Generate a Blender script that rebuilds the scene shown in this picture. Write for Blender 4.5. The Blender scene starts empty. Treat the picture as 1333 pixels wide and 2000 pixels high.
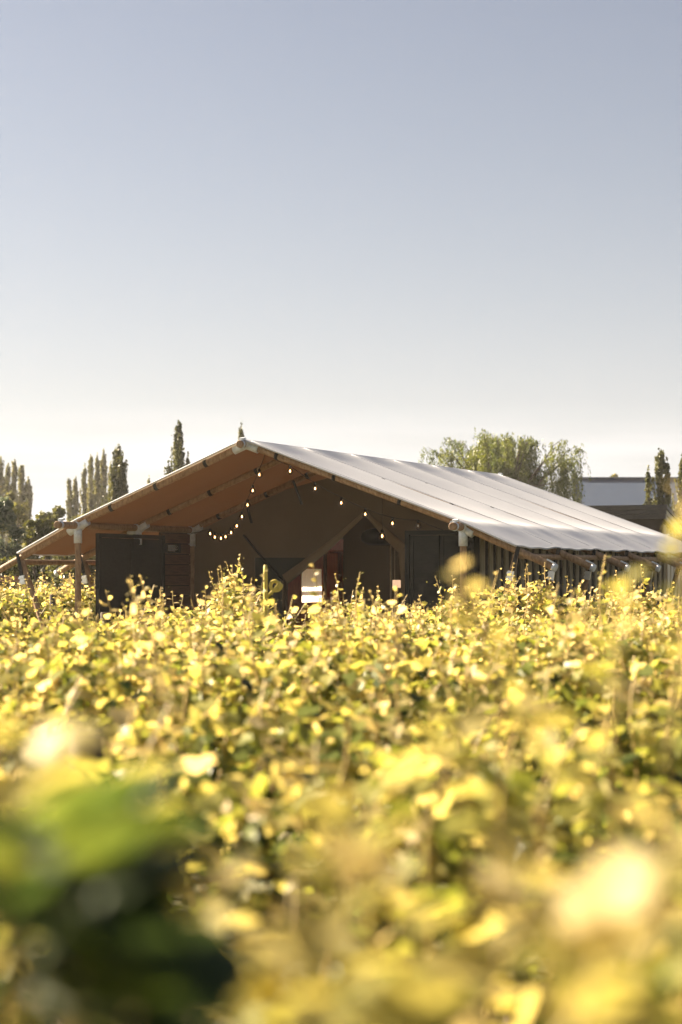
import bpy, bmesh, math, random
import numpy as np
from mathutils import Vector, Matrix

# ------------------------------------------------------------------ camera, sky, sun, exposure
SC = bpy.context.scene
COL = SC.collection
R = math.radians
EYE = 1.75                     # camera height above the ground
F = 70.0 / 36.0 * 2000.0       # focal length in photograph pixels
HOR = 1119.0                   # horizon row in the photograph

cam_d = bpy.data.cameras.new("camera")
cam_d.sensor_fit = 'VERTICAL'
cam_d.sensor_height = 36.0
cam_d.sensor_width = 24.0
cam_d.lens = 70.0
cam_d.shift_y = (HOR - 1000.0) / 2000.0
cam_d.clip_start = 0.05
cam_d.clip_end = 6000.0
cam_d.dof.use_dof = True
cam_d.dof.focus_distance = 28.0
cam_d.dof.aperture_fstop = 2.3
cam = bpy.data.objects.new("camera", cam_d)
cam.location = (0, 0, EYE)
cam.rotation_euler = (R(90), 0, 0)
COL.objects.link(cam)
SC.camera = cam

SUN_AZ = 64.0      # degrees to the left of the viewing direction
SUN_EL = 28.0
sdir = Vector((-math.sin(R(SUN_AZ)) * math.cos(R(SUN_EL)), math.cos(R(SUN_AZ)) * math.cos(R(SUN_EL)), math.sin(R(SUN_EL))))

world = bpy.data.worlds.new("World")
SC.world = world
world.use_nodes = True
wn, wl = world.node_tree.nodes, world.node_tree.links
wn.clear()
w_out = wn.new('ShaderNodeOutputWorld')
w_bg = wn.new('ShaderNodeBackground')
w_sky = wn.new('ShaderNodeTexSky')
w_sky.sky_type = 'NISHITA'
w_sky.sun_disc = False
w_sky.sun_elevation = R(SUN_EL)
w_sky.sun_rotation = R(-SUN_AZ)
w_sky.altitude = 0
w_sky.air_density = 1.0
w_sky.dust_density = 1.5
w_sky.ozone_density = 2.0
w_hsv = wn.new('ShaderNodeHueSaturation')
w_hsv.inputs['Saturation'].default_value = 0.60
w_hsv.inputs['Hue'].default_value = 0.515
w_hsv.inputs['Value'].default_value = 0.36
# thin high cloud, everywhere round the horizon
w_tc = wn.new('ShaderNodeTexCoord')
w_map = wn.new('ShaderNodeMapping')
w_map.inputs['Scale'].default_value = (3.0, 3.0, 34.0)
w_noise = wn.new('ShaderNodeTexNoise')
w_noise.inputs['Scale'].default_value = 1.6
w_noise.inputs['Detail'].default_value = 6.0
w_noise.inputs['Roughness'].default_value = 0.55
w_ramp = wn.new('ShaderNodeValToRGB')
w_ramp.color_ramp.elements[0].position = 0.44
w_ramp.color_ramp.elements[1].position = 0.66
w_sep = wn.new('ShaderNodeSeparateXYZ')
w_band = wn.new('ShaderNodeMapRange')
w_band.inputs['From Min'].default_value = 0.085
w_band.inputs['From Max'].default_value = 0.04
w_mul = wn.new('ShaderNodeMath'); w_mul.operation = 'MULTIPLY'
w_mul2 = wn.new('ShaderNodeMath'); w_mul2.operation = 'MULTIPLY'; w_mul2.inputs[1].default_value = 0.5
w_mix = wn.new('ShaderNodeMix'); w_mix.data_type = 'RGBA'
w_mix.inputs['B'].default_value = (4.6, 4.4, 4.3, 1)
wl.new(w_tc.outputs['Generated'], w_map.inputs['Vector'])
wl.new(w_map.outputs['Vector'], w_noise.inputs['Vector'])
wl.new(w_noise.outputs['Fac'], w_ramp.inputs['Fac'])
wl.new(w_tc.outputs['Generated'], w_sep.inputs['Vector'])
wl.new(w_sep.outputs['Z'], w_band.inputs['Value'])
wl.new(w_ramp.outputs['Color'], w_mul.inputs[0])
wl.new(w_band.outputs['Result'], w_mul.inputs[1])
wl.new(w_mul.outputs['Value'], w_mul2.inputs[0])
wl.new(w_mul2.outputs['Value'], w_mix.inputs['Factor'])
wl.new(w_sky.outputs['Color'], w_hsv.inputs['Color'])
# pale veil that thickens towards the horizon, the same all round
w_div = wn.new('ShaderNodeMath'); w_div.operation = 'DIVIDE'; w_div.inputs[1].default_value = -0.085
w_abs = wn.new('ShaderNodeMath'); w_abs.operation = 'ABSOLUTE'
w_exp = wn.new('ShaderNodeMath'); w_exp.operation = 'EXPONENT'
w_veil = wn.new('ShaderNodeMix'); w_veil.data_type = 'RGBA'
w_veil.inputs['B'].default_value = (3.9, 3.78, 3.76, 1)
wl.new(w_sep.outputs['Z'], w_abs.inputs[0]); wl.new(w_abs.outputs['Value'], w_div.inputs[0]); wl.new(w_div.outputs['Value'], w_exp.inputs[0])
wl.new(w_exp.outputs['Value'], w_veil.inputs['Factor']); wl.new(w_hsv.outputs['Color'], w_veil.inputs['A'])
wl.new(w_veil.outputs['Result'], w_mix.inputs['A'])
wl.new(w_mix.outputs['Result'], w_bg.inputs['Color'])
w_bg.inputs['Strength'].default_value = 0.0505
wl.new(w_bg.outputs['Background'], w_out.inputs['Surface'])

sun_d = bpy.data.lights.new("sun", 'SUN')
sun_d.energy = 5.0
sun_d.angle = R(0.6)
sun_d.color = (1.0, 0.825, 0.605)
sun = bpy.data.objects.new("sun", sun_d)
sun.rotation_euler = (-sdir).to_track_quat('-Z', 'Y').to_euler()
sun.location = (-20, 10, 20)
COL.objects.link(sun)

vs = SC.view_settings
vs.view_transform = 'Standard'
vs.look = 'None'
vs.exposure = 2.6
vs.gamma = 1.0
SC.cycles.use_denoising = True
SC.cycles.max_bounces = 8
SC.cycles.diffuse_bounces = 4
SC.cycles.transmission_bounces = 6
SC.cycles.transparent_max_bounces = 12
SC.cycles.sample_clamp_indirect = 8.0

rng = np.random.default_rng(11)
random.seed(5)

# ------------------------------------------------------------------ helpers
def ray(px, py):
    return Vector(((px - 666.5) / F, 1.0, (HOR - py) / F))

def at(px, py, Y):
    return Vector((0, 0, EYE)) + ray(px, py) * Y

def hx(px, Y):
    return (px - 666.5) / F * Y

def hz(py, Y):
    return EYE + (HOR - py) / F * Y

def tag(o, label=None, cat=None, group=None, kind=None):
    if label: o['label'] = label
    if cat: o['category'] = cat
    if group: o['group'] = group
    if kind: o['kind'] = kind
    return o

def empty(name, loc=(0, 0, 0), rz=0.0):
    o = bpy.data.objects.new(name, None)
    o.location = loc
    o.rotation_euler = (0, 0, rz)
    o.empty_display_size = 0.2
    COL.objects.link(o)
    return o

def link_mesh(name, me, mat, parent=None):
    if mat is not None and not me.materials:
        me.materials.append(mat)
    o = bpy.data.objects.new(name, me)
    COL.objects.link(o)
    if parent is not None:
        o.parent = parent
    return o

class MB:
    """collects shapes and links them as one mesh object"""
    def __init__(self):
        self.v, self.f, self.sm = [], [], []
    def add(self, vs_, fs, smooth=False):
        b = len(self.v)
        self.v += [tuple(p) for p in vs_]
        self.f += [tuple(i + b for i in f) for f in fs]
        self.sm += [smooth] * len(fs)
    def box(self, x0, x1, y0, y1, z0, z1):
        self.add([(x0,y0,z0),(x1,y0,z0),(x1,y1,z0),(x0,y1,z0),(x0,y0,z1),(x1,y0,z1),(x1,y1,z1),(x0,y1,z1)],
                 [(0,3,2,1),(4,5,6,7),(0,1,5,4),(1,2,6,5),(2,3,7,6),(3,0,4,7)])
        return self
    def bar(self, a, b, w, h, up=(0, 0, 1)):
        a, b = Vector(a), Vector(b)
        d = (b - a).normalized(); up = Vector(up)
        s = d.cross(up)
        if s.length < 1e-4: s = d.cross(Vector((1, 0, 0)))
        s.normalize(); n = s.cross(d).normalized()
        s *= w / 2; n *= h / 2
        self.add([a-s-n, a+s-n, a+s+n, a-s+n, b-s-n, b+s-n, b+s+n, b-s+n],
                 [(0,1,2,3),(7,6,5,4),(0,4,5,1),(1,5,6,2),(2,6,7,3),(3,7,4,0)])
        return self
    def tube(self, pts, rad, seg=10, cap=True):
        pts = [Vector(p) for p in pts]
        n = len(pts)
        if not hasattr(rad, '__len__'): rad = [rad] * n
        rings = []
        ref = None
        for i, p in enumerate(pts):
            d = (pts[min(i+1, n-1)] - pts[max(i-1, 0)])
            d = d.normalized() if d.length > 1e-9 else Vector((0, 0, 1))
            if ref is None:
                ref = d.cross(Vector((0, 0, 1)))
                if ref.length < 0.05: ref = d.cross(Vector((1, 0, 0)))
            s = (ref - d * ref.dot(d)).normalized(); ref = s
            t = d.cross(s)
            rings.append([p + (s * math.cos(2*math.pi*k/seg) + t * math.sin(2*math.pi*k/seg)) * rad[i] for k in range(seg)])
        vs_ = [q for r_ in rings for q in r_]
        fs = []
        for i in range(n - 1):
            for k in range(seg):
                k2 = (k + 1) % seg
                fs.append((i*seg+k, i*seg+k2, (i+1)*seg+k2, (i+1)*seg+k))
        self.add(vs_, fs, True)
        if cap:
            b = len(self.v) - len(vs_)
            self.f.append(tuple(b + k for k in range(seg))[::-1]); self.sm.append(False)
            self.f.append(tuple(b + (n-1)*seg + k for k in range(seg))); self.sm.append(False)
        return self
    def lathe(self, c, prof, seg=16):
        """prof: (radius, height) pairs round the z axis through c"""
        c = Vector(c); vs_, fs = [], []
        for r_, z in prof:
            for k in range(seg):
                a = 2*math.pi*k/seg
                vs_.append(c + Vector((r_*math.cos(a), r_*math.sin(a), z)))
        for i in range(len(prof) - 1):
            for k in range(seg):
                k2 = (k+1) % seg
                fs.append((i*seg+k, i*seg+k2, (i+1)*seg+k2, (i+1)*seg+k))
        self.add(vs_, fs, True)
        return self
    def sheet(self, grid, smooth=True):
        """grid: rows of points"""
        nr, nc = len(grid), len(grid[0])
        self.add([p for row in grid for p in row],
                 [(i*nc+j, i*nc+j+1, (i+1)*nc+j+1, (i+1)*nc+j) for i in range(nr-1) for j in range(nc-1)], smooth)
        return self
    def build(self, name, mat, parent=None):
        me = bpy.data.meshes.new(name)
        me.from_pydata(self.v, [], self.f)
        me.polygons.foreach_set('use_smooth', self.sm)
        me.update()
        return link_mesh(name, me, mat, parent)

def np_mesh(name, V, Fc, tone=None):
    """V (n,3), Fc (m,3) -> mesh with an optional per-vertex float attribute 'tone'"""
    me = bpy.data.meshes.new(name)
    n, m = len(V), len(Fc)
    me.vertices.add(n); me.vertices.foreach_set('co', np.asarray(V, np.float32).ravel())
    me.loops.add(m*3); me.loops.foreach_set('vertex_index', np.asarray(Fc, np.int32).ravel())
    me.polygons.add(m)
    me.polygons.foreach_set('loop_start', np.arange(0, m*3, 3, dtype=np.int32))
    me.polygons.foreach_set('loop_total', np.full(m, 3, np.int32))
    if tone is not None:
        a = me.attributes.new('tone', 'FLOAT', 'POINT')
        a.data.foreach_set('value', np.asarray(tone, np.float32))
    me.update(calc_edges=True)
    return me

def unit(a):
    return a / np.maximum(np.linalg.norm(a, axis=-1, keepdims=True), 1e-9)

# ------------------------------------------------------------------ materials
def new_mat(name):
    m = bpy.data.materials.new(name); m.use_nodes = True
    nt = m.node_tree; nt.nodes.clear()
    out = nt.nodes.new('ShaderNodeOutputMaterial')
    return m, nt, out

def grainy(name, c1, c2, scale=(6, 6, 6), rough=0.7, bump=0.15, detail=5, spec=0.3, metallic=0.0, noise=3.0, coords='Object', contrast=(0.35, 0.65)):
    m, nt, out = new_mat(name)
    N, L = nt.nodes, nt.links
    b = N.new('ShaderNodeBsdfPrincipled')
    tc = N.new('ShaderNodeTexCoord'); mp = N.new('ShaderNodeMapping'); nz = N.new('ShaderNodeTexNoise')
    mp.inputs['Scale'].default_value = scale
    nz.inputs['Scale'].default_value = noise; nz.inputs['Detail'].default_value = detail; nz.inputs['Roughness'].default_value = 0.62
    rp = N.new('ShaderNodeValToRGB')
    rp.color_ramp.elements[0].position, rp.color_ramp.elements[1].position = contrast
    rp.color_ramp.elements[0].color = (*c1, 1); rp.color_ramp.elements[1].color = (*c2, 1)
    L.new(tc.outputs[coords], mp.inputs['Vector']); L.new(mp.outputs['Vector'], nz.inputs['Vector'])
    L.new(nz.outputs['Fac'], rp.inputs['Fac']); L.new(rp.outputs['Color'], b.inputs['Base Color'])
    b.inputs['Roughness'].default_value = rough
    b.inputs['Specular IOR Level'].default_value = spec
    b.inputs['Metallic'].default_value = metallic
    if bump:
        bp = N.new('ShaderNodeBump'); bp.inputs['Strength'].default_value = bump; bp.inputs['Distance'].default_value = 0.01
        L.new(nz.outputs['Fac'], bp.inputs['Height']); L.new(bp.outputs['Normal'], b.inputs['Normal'])
    L.new(b.outputs['BSDF'], out.inputs['Surface'])
    return m

def leafy(name, stops, trans, tfac=0.45, rough=0.45, spec=0.35):
    """stops: (position, colour) by the 'tone' attribute; trans: multiplies the colour for light coming through"""
    m, nt, out = new_mat(name)
    N, L = nt.nodes, nt.links
    at_ = N.new('ShaderNodeAttribute'); at_.attribute_name = 'tone'
    rp = N.new('ShaderNodeValToRGB')
    els = rp.color_ramp.elements
    while len(els) < len(stops): els.new(0.5)
    for e, (p, c) in zip(els, stops):
        e.position = p; e.color = (*c, 1)
    b = N.new('ShaderNodeBsdfPrincipled'); b.inputs['Roughness'].default_value = rough; b.inputs['Specular IOR Level'].default_value = spec
    mu = N.new('ShaderNodeMix'); mu.data_type = 'RGBA'; mu.blend_type = 'MULTIPLY'; mu.inputs['Factor'].default_value = 1.0
    mu.inputs['B'].default_value = (*trans, 1)
    t = N.new('ShaderNodeBsdfTranslucent')
    mx = N.new('ShaderNodeMixShader'); mx.inputs['Fac'].default_value = tfac
    L.new(at_.outputs['Fac'], rp.inputs['Fac']); L.new(rp.outputs['Color'], b.inputs['Base Color'])
    L.new(rp.outputs['Color'], mu.inputs['A']); L.new(mu.outputs['Result'], t.inputs['Color'])
    L.new(b.outputs['BSDF'], mx.inputs[1]); L.new(t.outputs['BSDF'], mx.inputs[2]); L.new(mx.outputs['Shader'], out.inputs['Surface'])
    return m

def cloth(name, front, through, tfac, scale=60, bump=0.05, var=0.12):
    m, nt, out = new_mat(name)
    N, L = nt.nodes, nt.links
    tc = N.new('ShaderNodeTexCoord'); nz = N.new('ShaderNodeTexNoise'); nz.inputs['Scale'].default_value = 1.3; nz.inputs['Detail'].default_value = 7
    nz.inputs['Roughness'].default_value = 0.65
    rp = N.new('ShaderNodeValToRGB')
    rp.color_ramp.elements[0].position = 0.3; rp.color_ramp.elements[1].position = 0.7
    rp.color_ramp.elements[0].color = (*[c*(1-var) for c in front], 1); rp.color_ramp.elements[1].color = (*[min(1, c*(1+var)) for c in front], 1)
    b = N.new('ShaderNodeBsdfPrincipled'); b.inputs['Roughness'].default_value = 0.75; b.inputs['Specular IOR Level'].default_value = 0.25
    t = N.new('ShaderNodeBsdfTranslucent'); t.inputs['Color'].default_value = (*through, 1)
    mx = N.new('ShaderNodeMixShader'); mx.inputs['Fac'].default_value = tfac
    wv = N.new('ShaderNodeTexNoise'); wv.inputs['Scale'].default_value = scale; wv.inputs['Detail'].default_value = 2
    bp = N.new('ShaderNodeBump'); bp.inputs['Strength'].default_value = bump; bp.inputs['Distance'].default_value = 0.01
    L.new(tc.outputs['Object'], nz.inputs['Vector']); L.new(tc.outputs['Object'], wv.inputs['Vector'])
    L.new(nz.outputs['Fac'], rp.inputs['Fac']); L.new(rp.outputs['Color'], b.inputs['Base Color'])
    L.new(wv.outputs['Fac'], bp.inputs['Height']); L.new(bp.outputs['Normal'], b.inputs['Normal'])
    L.new(b.outputs['BSDF'], mx.inputs[1]); L.new(t.outputs['BSDF'], mx.inputs[2]); L.new(mx.outputs['Shader'], out.inputs['Surface'])
    return m

M = {}
M['pole'] = grainy('pole_wood', (0.18, 0.108, 0.058), (0.33, 0.22, 0.125), (9, 9, 2.2), 0.7, 0.25)
M['pole_end'] = M['pole']
M['plank'] = grainy('plank_wood', (0.075, 0.034, 0.020), (0.16, 0.075, 0.042), (14, 1.2, 14), 0.6, 0.2)
M['deckwood'] = grainy('deck_wood', (0.16, 0.10, 0.06), (0.27, 0.19, 0.12), (2, 12, 12), 0.75, 0.2)
M['galv'] = grainy('galvanised_steel', (0.44, 0.48, 0.53), (0.60, 0.65, 0.70), (9, 9, 9), 0.5, 0.05, metallic=0.25, spec=0.5)
M['chrome'] = grainy('bright_buckle_steel', (0.6, 0.62, 0.64), (0.8, 0.82, 0.84), (30, 30, 30), 0.28, 0.05, metallic=0.9, spec=0.5)
M['strap'] = grainy('black_webbing', (0.012, 0.012, 0.012), (0.03, 0.03, 0.03), (60, 60, 60), 0.8, 0.1)
M['shutter'] = grainy('charcoal_painted_boards', (0.014, 0.015, 0.014), (0.022, 0.023, 0.021), (3, 3, 9), 0.7, 0.08, spec=0.15)
M['shutter_frame'] = grainy('charcoal_painted_frame', (0.010, 0.011, 0.010), (0.016, 0.017, 0.016), (3, 3, 9), 0.7, 0.08, spec=0.15)
M['clad'] = grainy('weathered_cladding', (0.17, 0.15, 0.11), (0.28, 0.25, 0.19), (10, 10, 1.2), 0.75, 0.15)
M['dark'] = grainy('dark_backing', (0.012, 0.011, 0.010), (0.024, 0.022, 0.02), (5, 5, 5), 0.8, 0.0)
M['roof'] = cloth('grey_roof_canvas', (0.58, 0.60, 0.645), (0.50, 0.40, 0.30), 0.15, 90, 0.04, 0.05)
M['lining'] = cloth('brown_roof_lining', (0.130, 0.072, 0.038), (0.50, 0.26, 0.11), 0.19, 90, 0.04, 0.10)
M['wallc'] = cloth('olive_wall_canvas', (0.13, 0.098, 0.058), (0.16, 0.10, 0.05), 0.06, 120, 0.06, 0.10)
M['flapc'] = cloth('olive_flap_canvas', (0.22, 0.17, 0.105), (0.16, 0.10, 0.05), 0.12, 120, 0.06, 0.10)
M['meshwin'] = grainy('dark_mesh_window', (0.020, 0.024, 0.020), (0.034, 0.038, 0.032), (80, 80, 80), 0.75, 0.05)
M['orange'] = grainy('orange_stained_timber', (0.50, 0.13, 0.042), (0.66, 0.20, 0.065), (12, 12, 1.5), 0.5, 0.12)
M['white'] = cloth('white_curtain', (0.78, 0.74, 0.68), (0.85, 0.80, 0.72), 0.6, 60, 0.05, 0.05)
M['cream'] = grainy('cream_paint', (0.62, 0.52, 0.38), (0.72, 0.62, 0.46), (5, 5, 5), 0.5, 0.05)
M['blackm'] = grainy('matt_black_weave', (0.008, 0.008, 0.008), (0.022, 0.02, 0.018), (40, 40, 40), 0.75, 0.2)
M['yellow'] = grainy('yellow_green_tendril', (0.42, 0.33, 0.06), (0.55, 0.44, 0.10), (20, 20, 20), 0.55, 0.1)
M['shed'] = grainy('dark_brown_shed_wall', (0.022, 0.015, 0.012), (0.036, 0.026, 0.021), (1, 1, 6), 0.65, 0.1)
M['fascia'] = grainy('dark_steel_fascia', (0.03, 0.026, 0.024), (0.05, 0.044, 0.04), (2, 2, 8), 0.45, 0.03, spec=0.5)
M['corr'] = grainy('pale_steel_cladding', (0.36, 0.33, 0.26), (0.48, 0.44, 0.35), (2, 2, 0.6), 0.5, 0.03, spec=0.5)
M['blueroof'] = grainy('blue_grey_roofing_steel', (0.055, 0.078, 0.125), (0.062, 0.086, 0.135), (0.6, 0.6, 0.6), 0.5, 0.02, spec=0.4)
M['bluewall'] = grainy('grey_render', (0.30, 0.30, 0.30), (0.40, 0.40, 0.40), (1, 1, 1), 0.8, 0.05)
M['bark'] = grainy('bark', (0.06, 0.042, 0.028), (0.13, 0.095, 0.065), (7, 7, 1.6), 0.9, 0.5)
M['cane'] = grainy('green_cane', (0.30, 0.22, 0.07), (0.42, 0.30, 0.11), (12, 12, 12), 0.5, 0.05)
M['postw'] = grainy('dark_trellis_post', (0.03, 0.022, 0.016), (0.075, 0.055, 0.04), (6, 6, 1.5), 0.85, 0.3)
M['wire'] = grainy('trellis_wire', (0.4, 0.4, 0.4), (0.6, 0.6, 0.6), (20, 20, 20), 0.35, 0.0, metallic=0.8)
M['fence'] = grainy('brown_fence_rail', (0.17, 0.10, 0.07), (0.27, 0.17, 0.12), (2, 9, 9), 0.8, 0.2)
M['ground'] = grainy('grass_and_soil', (0.055, 0.062, 0.022), (0.13, 0.115, 0.055), (1, 1, 1), 0.95, 0.4, noise=1.7, detail=9)

M['vine'] = leafy('grape_leaf', [(0.0, (0.022, 0.038, 0.013)), (0.15, (0.045, 0.075, 0.016)), (0.40, (0.18, 0.21, 0.034)), (0.7, (0.385, 0.352, 0.105)), (1.0, (0.59, 0.49, 0.265))],  # darkest stop carries the shade painted into the bottom left leaves
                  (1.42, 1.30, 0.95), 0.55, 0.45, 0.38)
M['poplar'] = leafy('poplar_leaf', [(0.0, (0.065, 0.080, 0.024)), (1.0, (0.21, 0.195, 0.075))], (1.5, 1.4, 0.8), 0.4)
M['conifer'] = leafy('conifer_needles', [(0.0, (0.032, 0.046, 0.014)), (1.0, (0.14, 0.14, 0.045))], (1.4, 1.3, 0.7), 0.3)
M['willow'] = leafy('willow_leaf', [(0.0, (0.045, 0.075, 0.018)), (1.0, (0.15, 0.165, 0.04))], (1.6, 1.5, 0.7), 0.42)
M['olive'] = leafy('grey_green_leaf', [(0.0, (0.055, 0.078, 0.055)), (1.0, (0.14, 0.17, 0.12))], (1.2, 1.2, 0.8), 0.3)
M['bush'] = leafy('dark_bush_leaf', [(0.0, (0.028, 0.042, 0.014)), (1.0, (0.15, 0.15, 0.05))], (1.5, 1.4, 0.7), 0.35)

def glass_mat():
    m, nt, out = new_mat('clear_bulb_glass')
    N, L = nt.nodes, nt.links
    tr = N.new('ShaderNodeBsdfTransparent'); tr.inputs['Color'].default_value = (1.0, 0.93, 0.84, 1)
    gl = N.new('ShaderNodeBsdfGlossy'); gl.inputs['Roughness'].default_value = 0.05
    lw = N.new('ShaderNodeLayerWeight'); lw.inputs['Blend'].default_value = 0.25
    mx = N.new('ShaderNodeMixShader')
    L.new(lw.outputs['Fresnel'], mx.inputs['Fac']); L.new(tr.outputs['BSDF'], mx.inputs[1]); L.new(gl.outputs['BSDF'], mx.inputs[2])
    L.new(mx.outputs['Shader'], out.inputs['Surface'])
    return m
def emit_mat(name, col, s):
    m, nt, out = new_mat(name)
    e = nt.nodes.new('ShaderNodeEmission'); e.inputs['Color'].default_value = (*col, 1); e.inputs['Strength'].default_value = s
    nt.links.new(e.outputs['Emission'], out.inputs['Surface'])
    return m
M['glass'] = glass_mat()
M['litshade'] = emit_mat('lit_lamp_shade', (1.0, 0.62, 0.38), 0.16)
M['filament'] = emit_mat('glowing_filament', (1.0, 0.50, 0.18), 3.0)

# ------------------------------------------------------------------ ground
g = MB()
gx = [-3000, -600, -150, -60, -30, -15, -8, 0, 8, 15, 30, 60, 150, 600, 3000]
gy = [-60, -10, 0, 5, 10, 15, 20, 25, 35, 50, 80, 150, 400, 1200, 4500]
g.sheet([[(x, y, 0.0) for x in gx] for y in gy], False)
tag(g.build('ground', M['ground']), kind='structure')

# ------------------------------------------------------------------ the safari tent, in its own axes:
# x across the front (left post at 0), y along the ridge away from the camera
TH = R(23.8)
ZR = 26.5
RPOST = Vector((hx(905, ZR), ZR, 0))
W = 5.95
U = Vector((math.cos(TH), -math.sin(TH), 0)); Vv = Vector((math.sin(TH), math.cos(TH), 0))
LPOST = RPOST - U * W
RIDGE_X = 0.4585 * W
Z_L, Z_R, Z_P = EYE + 0.736, EYE + 0.661, EYE + 1.837
BAY = 1.75; NB = 6; LEN = BAY * NB
DECK = 0.34
TAIL_L, TAIL_R = 1.45, 1.284           # how far the rafter tails run past the posts
ZT_L = Z_L - TAIL_L * 0.465 / 0.97
ZT_R = EYE + 0.114
HEM_L, HEM_R = 0.97, 0.763             # where the canvas ends

def loc_ray(px, py):
    o = Vector((0, 0, EYE)) - LPOST
    d = ray(px, py)
    return Vector((o.dot(U), o.dot(Vv), o.z)), Vector((d.dot(U), d.dot(Vv), d.z))
def on_y(px, py, y):        # point of the tent's axes on a plane parallel to its front
    o, d = loc_ray(px, py); t = (y - o.y) / d.y
    return o + d * t
def on_x(px, py, x):        # ... on a plane parallel to its side
    o, d = loc_ray(px, py); t = (x - o.x) / d.x
    return o + d * t
def roof_z(x):
    """height of the rafter axis under the canvas at x"""
    if x < 0: return Z_L + (ZT_L - Z_L) * (-x / TAIL_L)
    if x > W: return Z_R + (ZT_R - Z_R) * ((x - W) / TAIL_R)
    if x < RIDGE_X: return Z_L + (Z_P - Z_L) * x / RIDGE_X
    return Z_P + (Z_R - Z_P) * (x - RIDGE_X) / (W - RIDGE_X)

tent = empty('safari_tent', LPOST, -TH)
tag(tent, 'long canvas safari tent with pale grey roof and open wooden-pole porch', 'tent')

def pole(name, a, b, r=0.05, parent=None, mat='pole', seg=12, wob=0.004):
    a, b = Vector(a), Vector(b)
    n = 7
    pts, rad = [], []
    for i in range(n):
        t = i / (n - 1)
        p = a.lerp(b, t)
        if 0 < i < n - 1: p += Vector((random.uniform(-wob, wob), random.uniform(-wob, wob), random.uniform(-wob, wob)))
        pts.append(p); rad.append(r * random.uniform(0.965, 1.035))
    # rounded ends
    d = (b - a).normalized()
    pts = [a - d * 0.0] + [a + d * 0.008] + pts[1:-1] + [b - d * 0.008, b]
    rad = [rad[0] * 0.88, rad[0]] + rad[1:-1] + [rad[-1], rad[-1] * 0.88]
    return MB().tube(pts, rad, seg).build(name, M[mat], parent or tent)

def strap_loop(name, p, d, r, parent, width=0.05, thick=0.006, mat='strap'):
    d = Vector(d).normalized()
    return MB().tube([Vector(p) - d * width / 2, Vector(p) + d * width / 2], r + thick, 12).build(name, M[mat], parent)

# --- deck
dk = MB(); dk.box(-0.35, W + 0.3, -1.0, LEN + 0.2, 0.0, DECK - 0.03)
deck = dk.build('deck', M['deckwood'], tent)
bm0 = MB().box(-0.4, W + 0.35, 0, 0.138, DECK - 0.028, DECK)
b0 = None
for i in range(31):
    if b0 is None:
        b0 = bm0.build('deck_board', M['deckwood'], deck); o = b0
    else:
        o = b0.copy(); COL.objects.link(o)
    o.location = (0, -1.05 + i * 0.146, random.uniform(-0.001, 0.001))

# --- frame
ridge_pole = pole('ridge_pole', (RIDGE_X, -0.22, Z_P - 0.05), (RIDGE_X, LEN + 0.25, Z_P - 0.05), 0.052)
purlin_l = pole('purlin', (0, -0.58, Z_L - 0.05), (0, LEN + 0.4, Z_L - 0.05), 0.052)
purlin_r = pole('purlin', (W, -0.42, Z_R - 0.05), (W, LEN + 0.4, Z_R - 0.05), 0.052)
eave_l = pole('eave_pole', (-HEM_L - 0.02, 0.06, roof_z(-HEM_L) - 0.115), (-HEM_L - 0.02, LEN, roof_z(-HEM_L) - 0.115), 0.038)
eave_r = pole('eave_pole', (W + HEM_R + 0.02, 0.06, roof_z(W + HEM_R) - 0.115), (W + HEM_R + 0.02, LEN, roof_z(W + HEM_R) - 0.115), 0.038)
def end_cap(p, d, r, parent, ln=0.07):
    d = Vector(d).normalized(); p = Vector(p)
    m = MB(); m.tube([p - d * 0.01, p + d * ln], r + 0.006, 12)
    m.bar(p + d * 0.01 + Vector((0, 0, r + 0.02)), p + d * 0.09 + Vector((0, 0, r + 0.035)), 0.07, 0.03)
    return m.build('end_cap', M['galv'], parent)
end_cap((0, -0.50, Z_L - 0.05), (0, 1, 0), 0.052, purlin_l, 0.035)
end_cap((W, -0.34, Z_R - 0.05), (0, 1, 0), 0.052, purlin_r, 0.035)
for pl, x, z in ((purlin_l, 0, Z_L - 0.05), (purlin_r, W, Z_R - 0.05), (ridge_pole, RIDGE_X, Z_P - 0.05)):
    end_cap((x, LEN + 0.3, z), (0, -1, 0), 0.052, pl, 0.05)
end_cap((RIDGE_X, -0.17, Z_P - 0.05), (0, 1, 0), 0.052, ridge_pole, 0.04)

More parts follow.
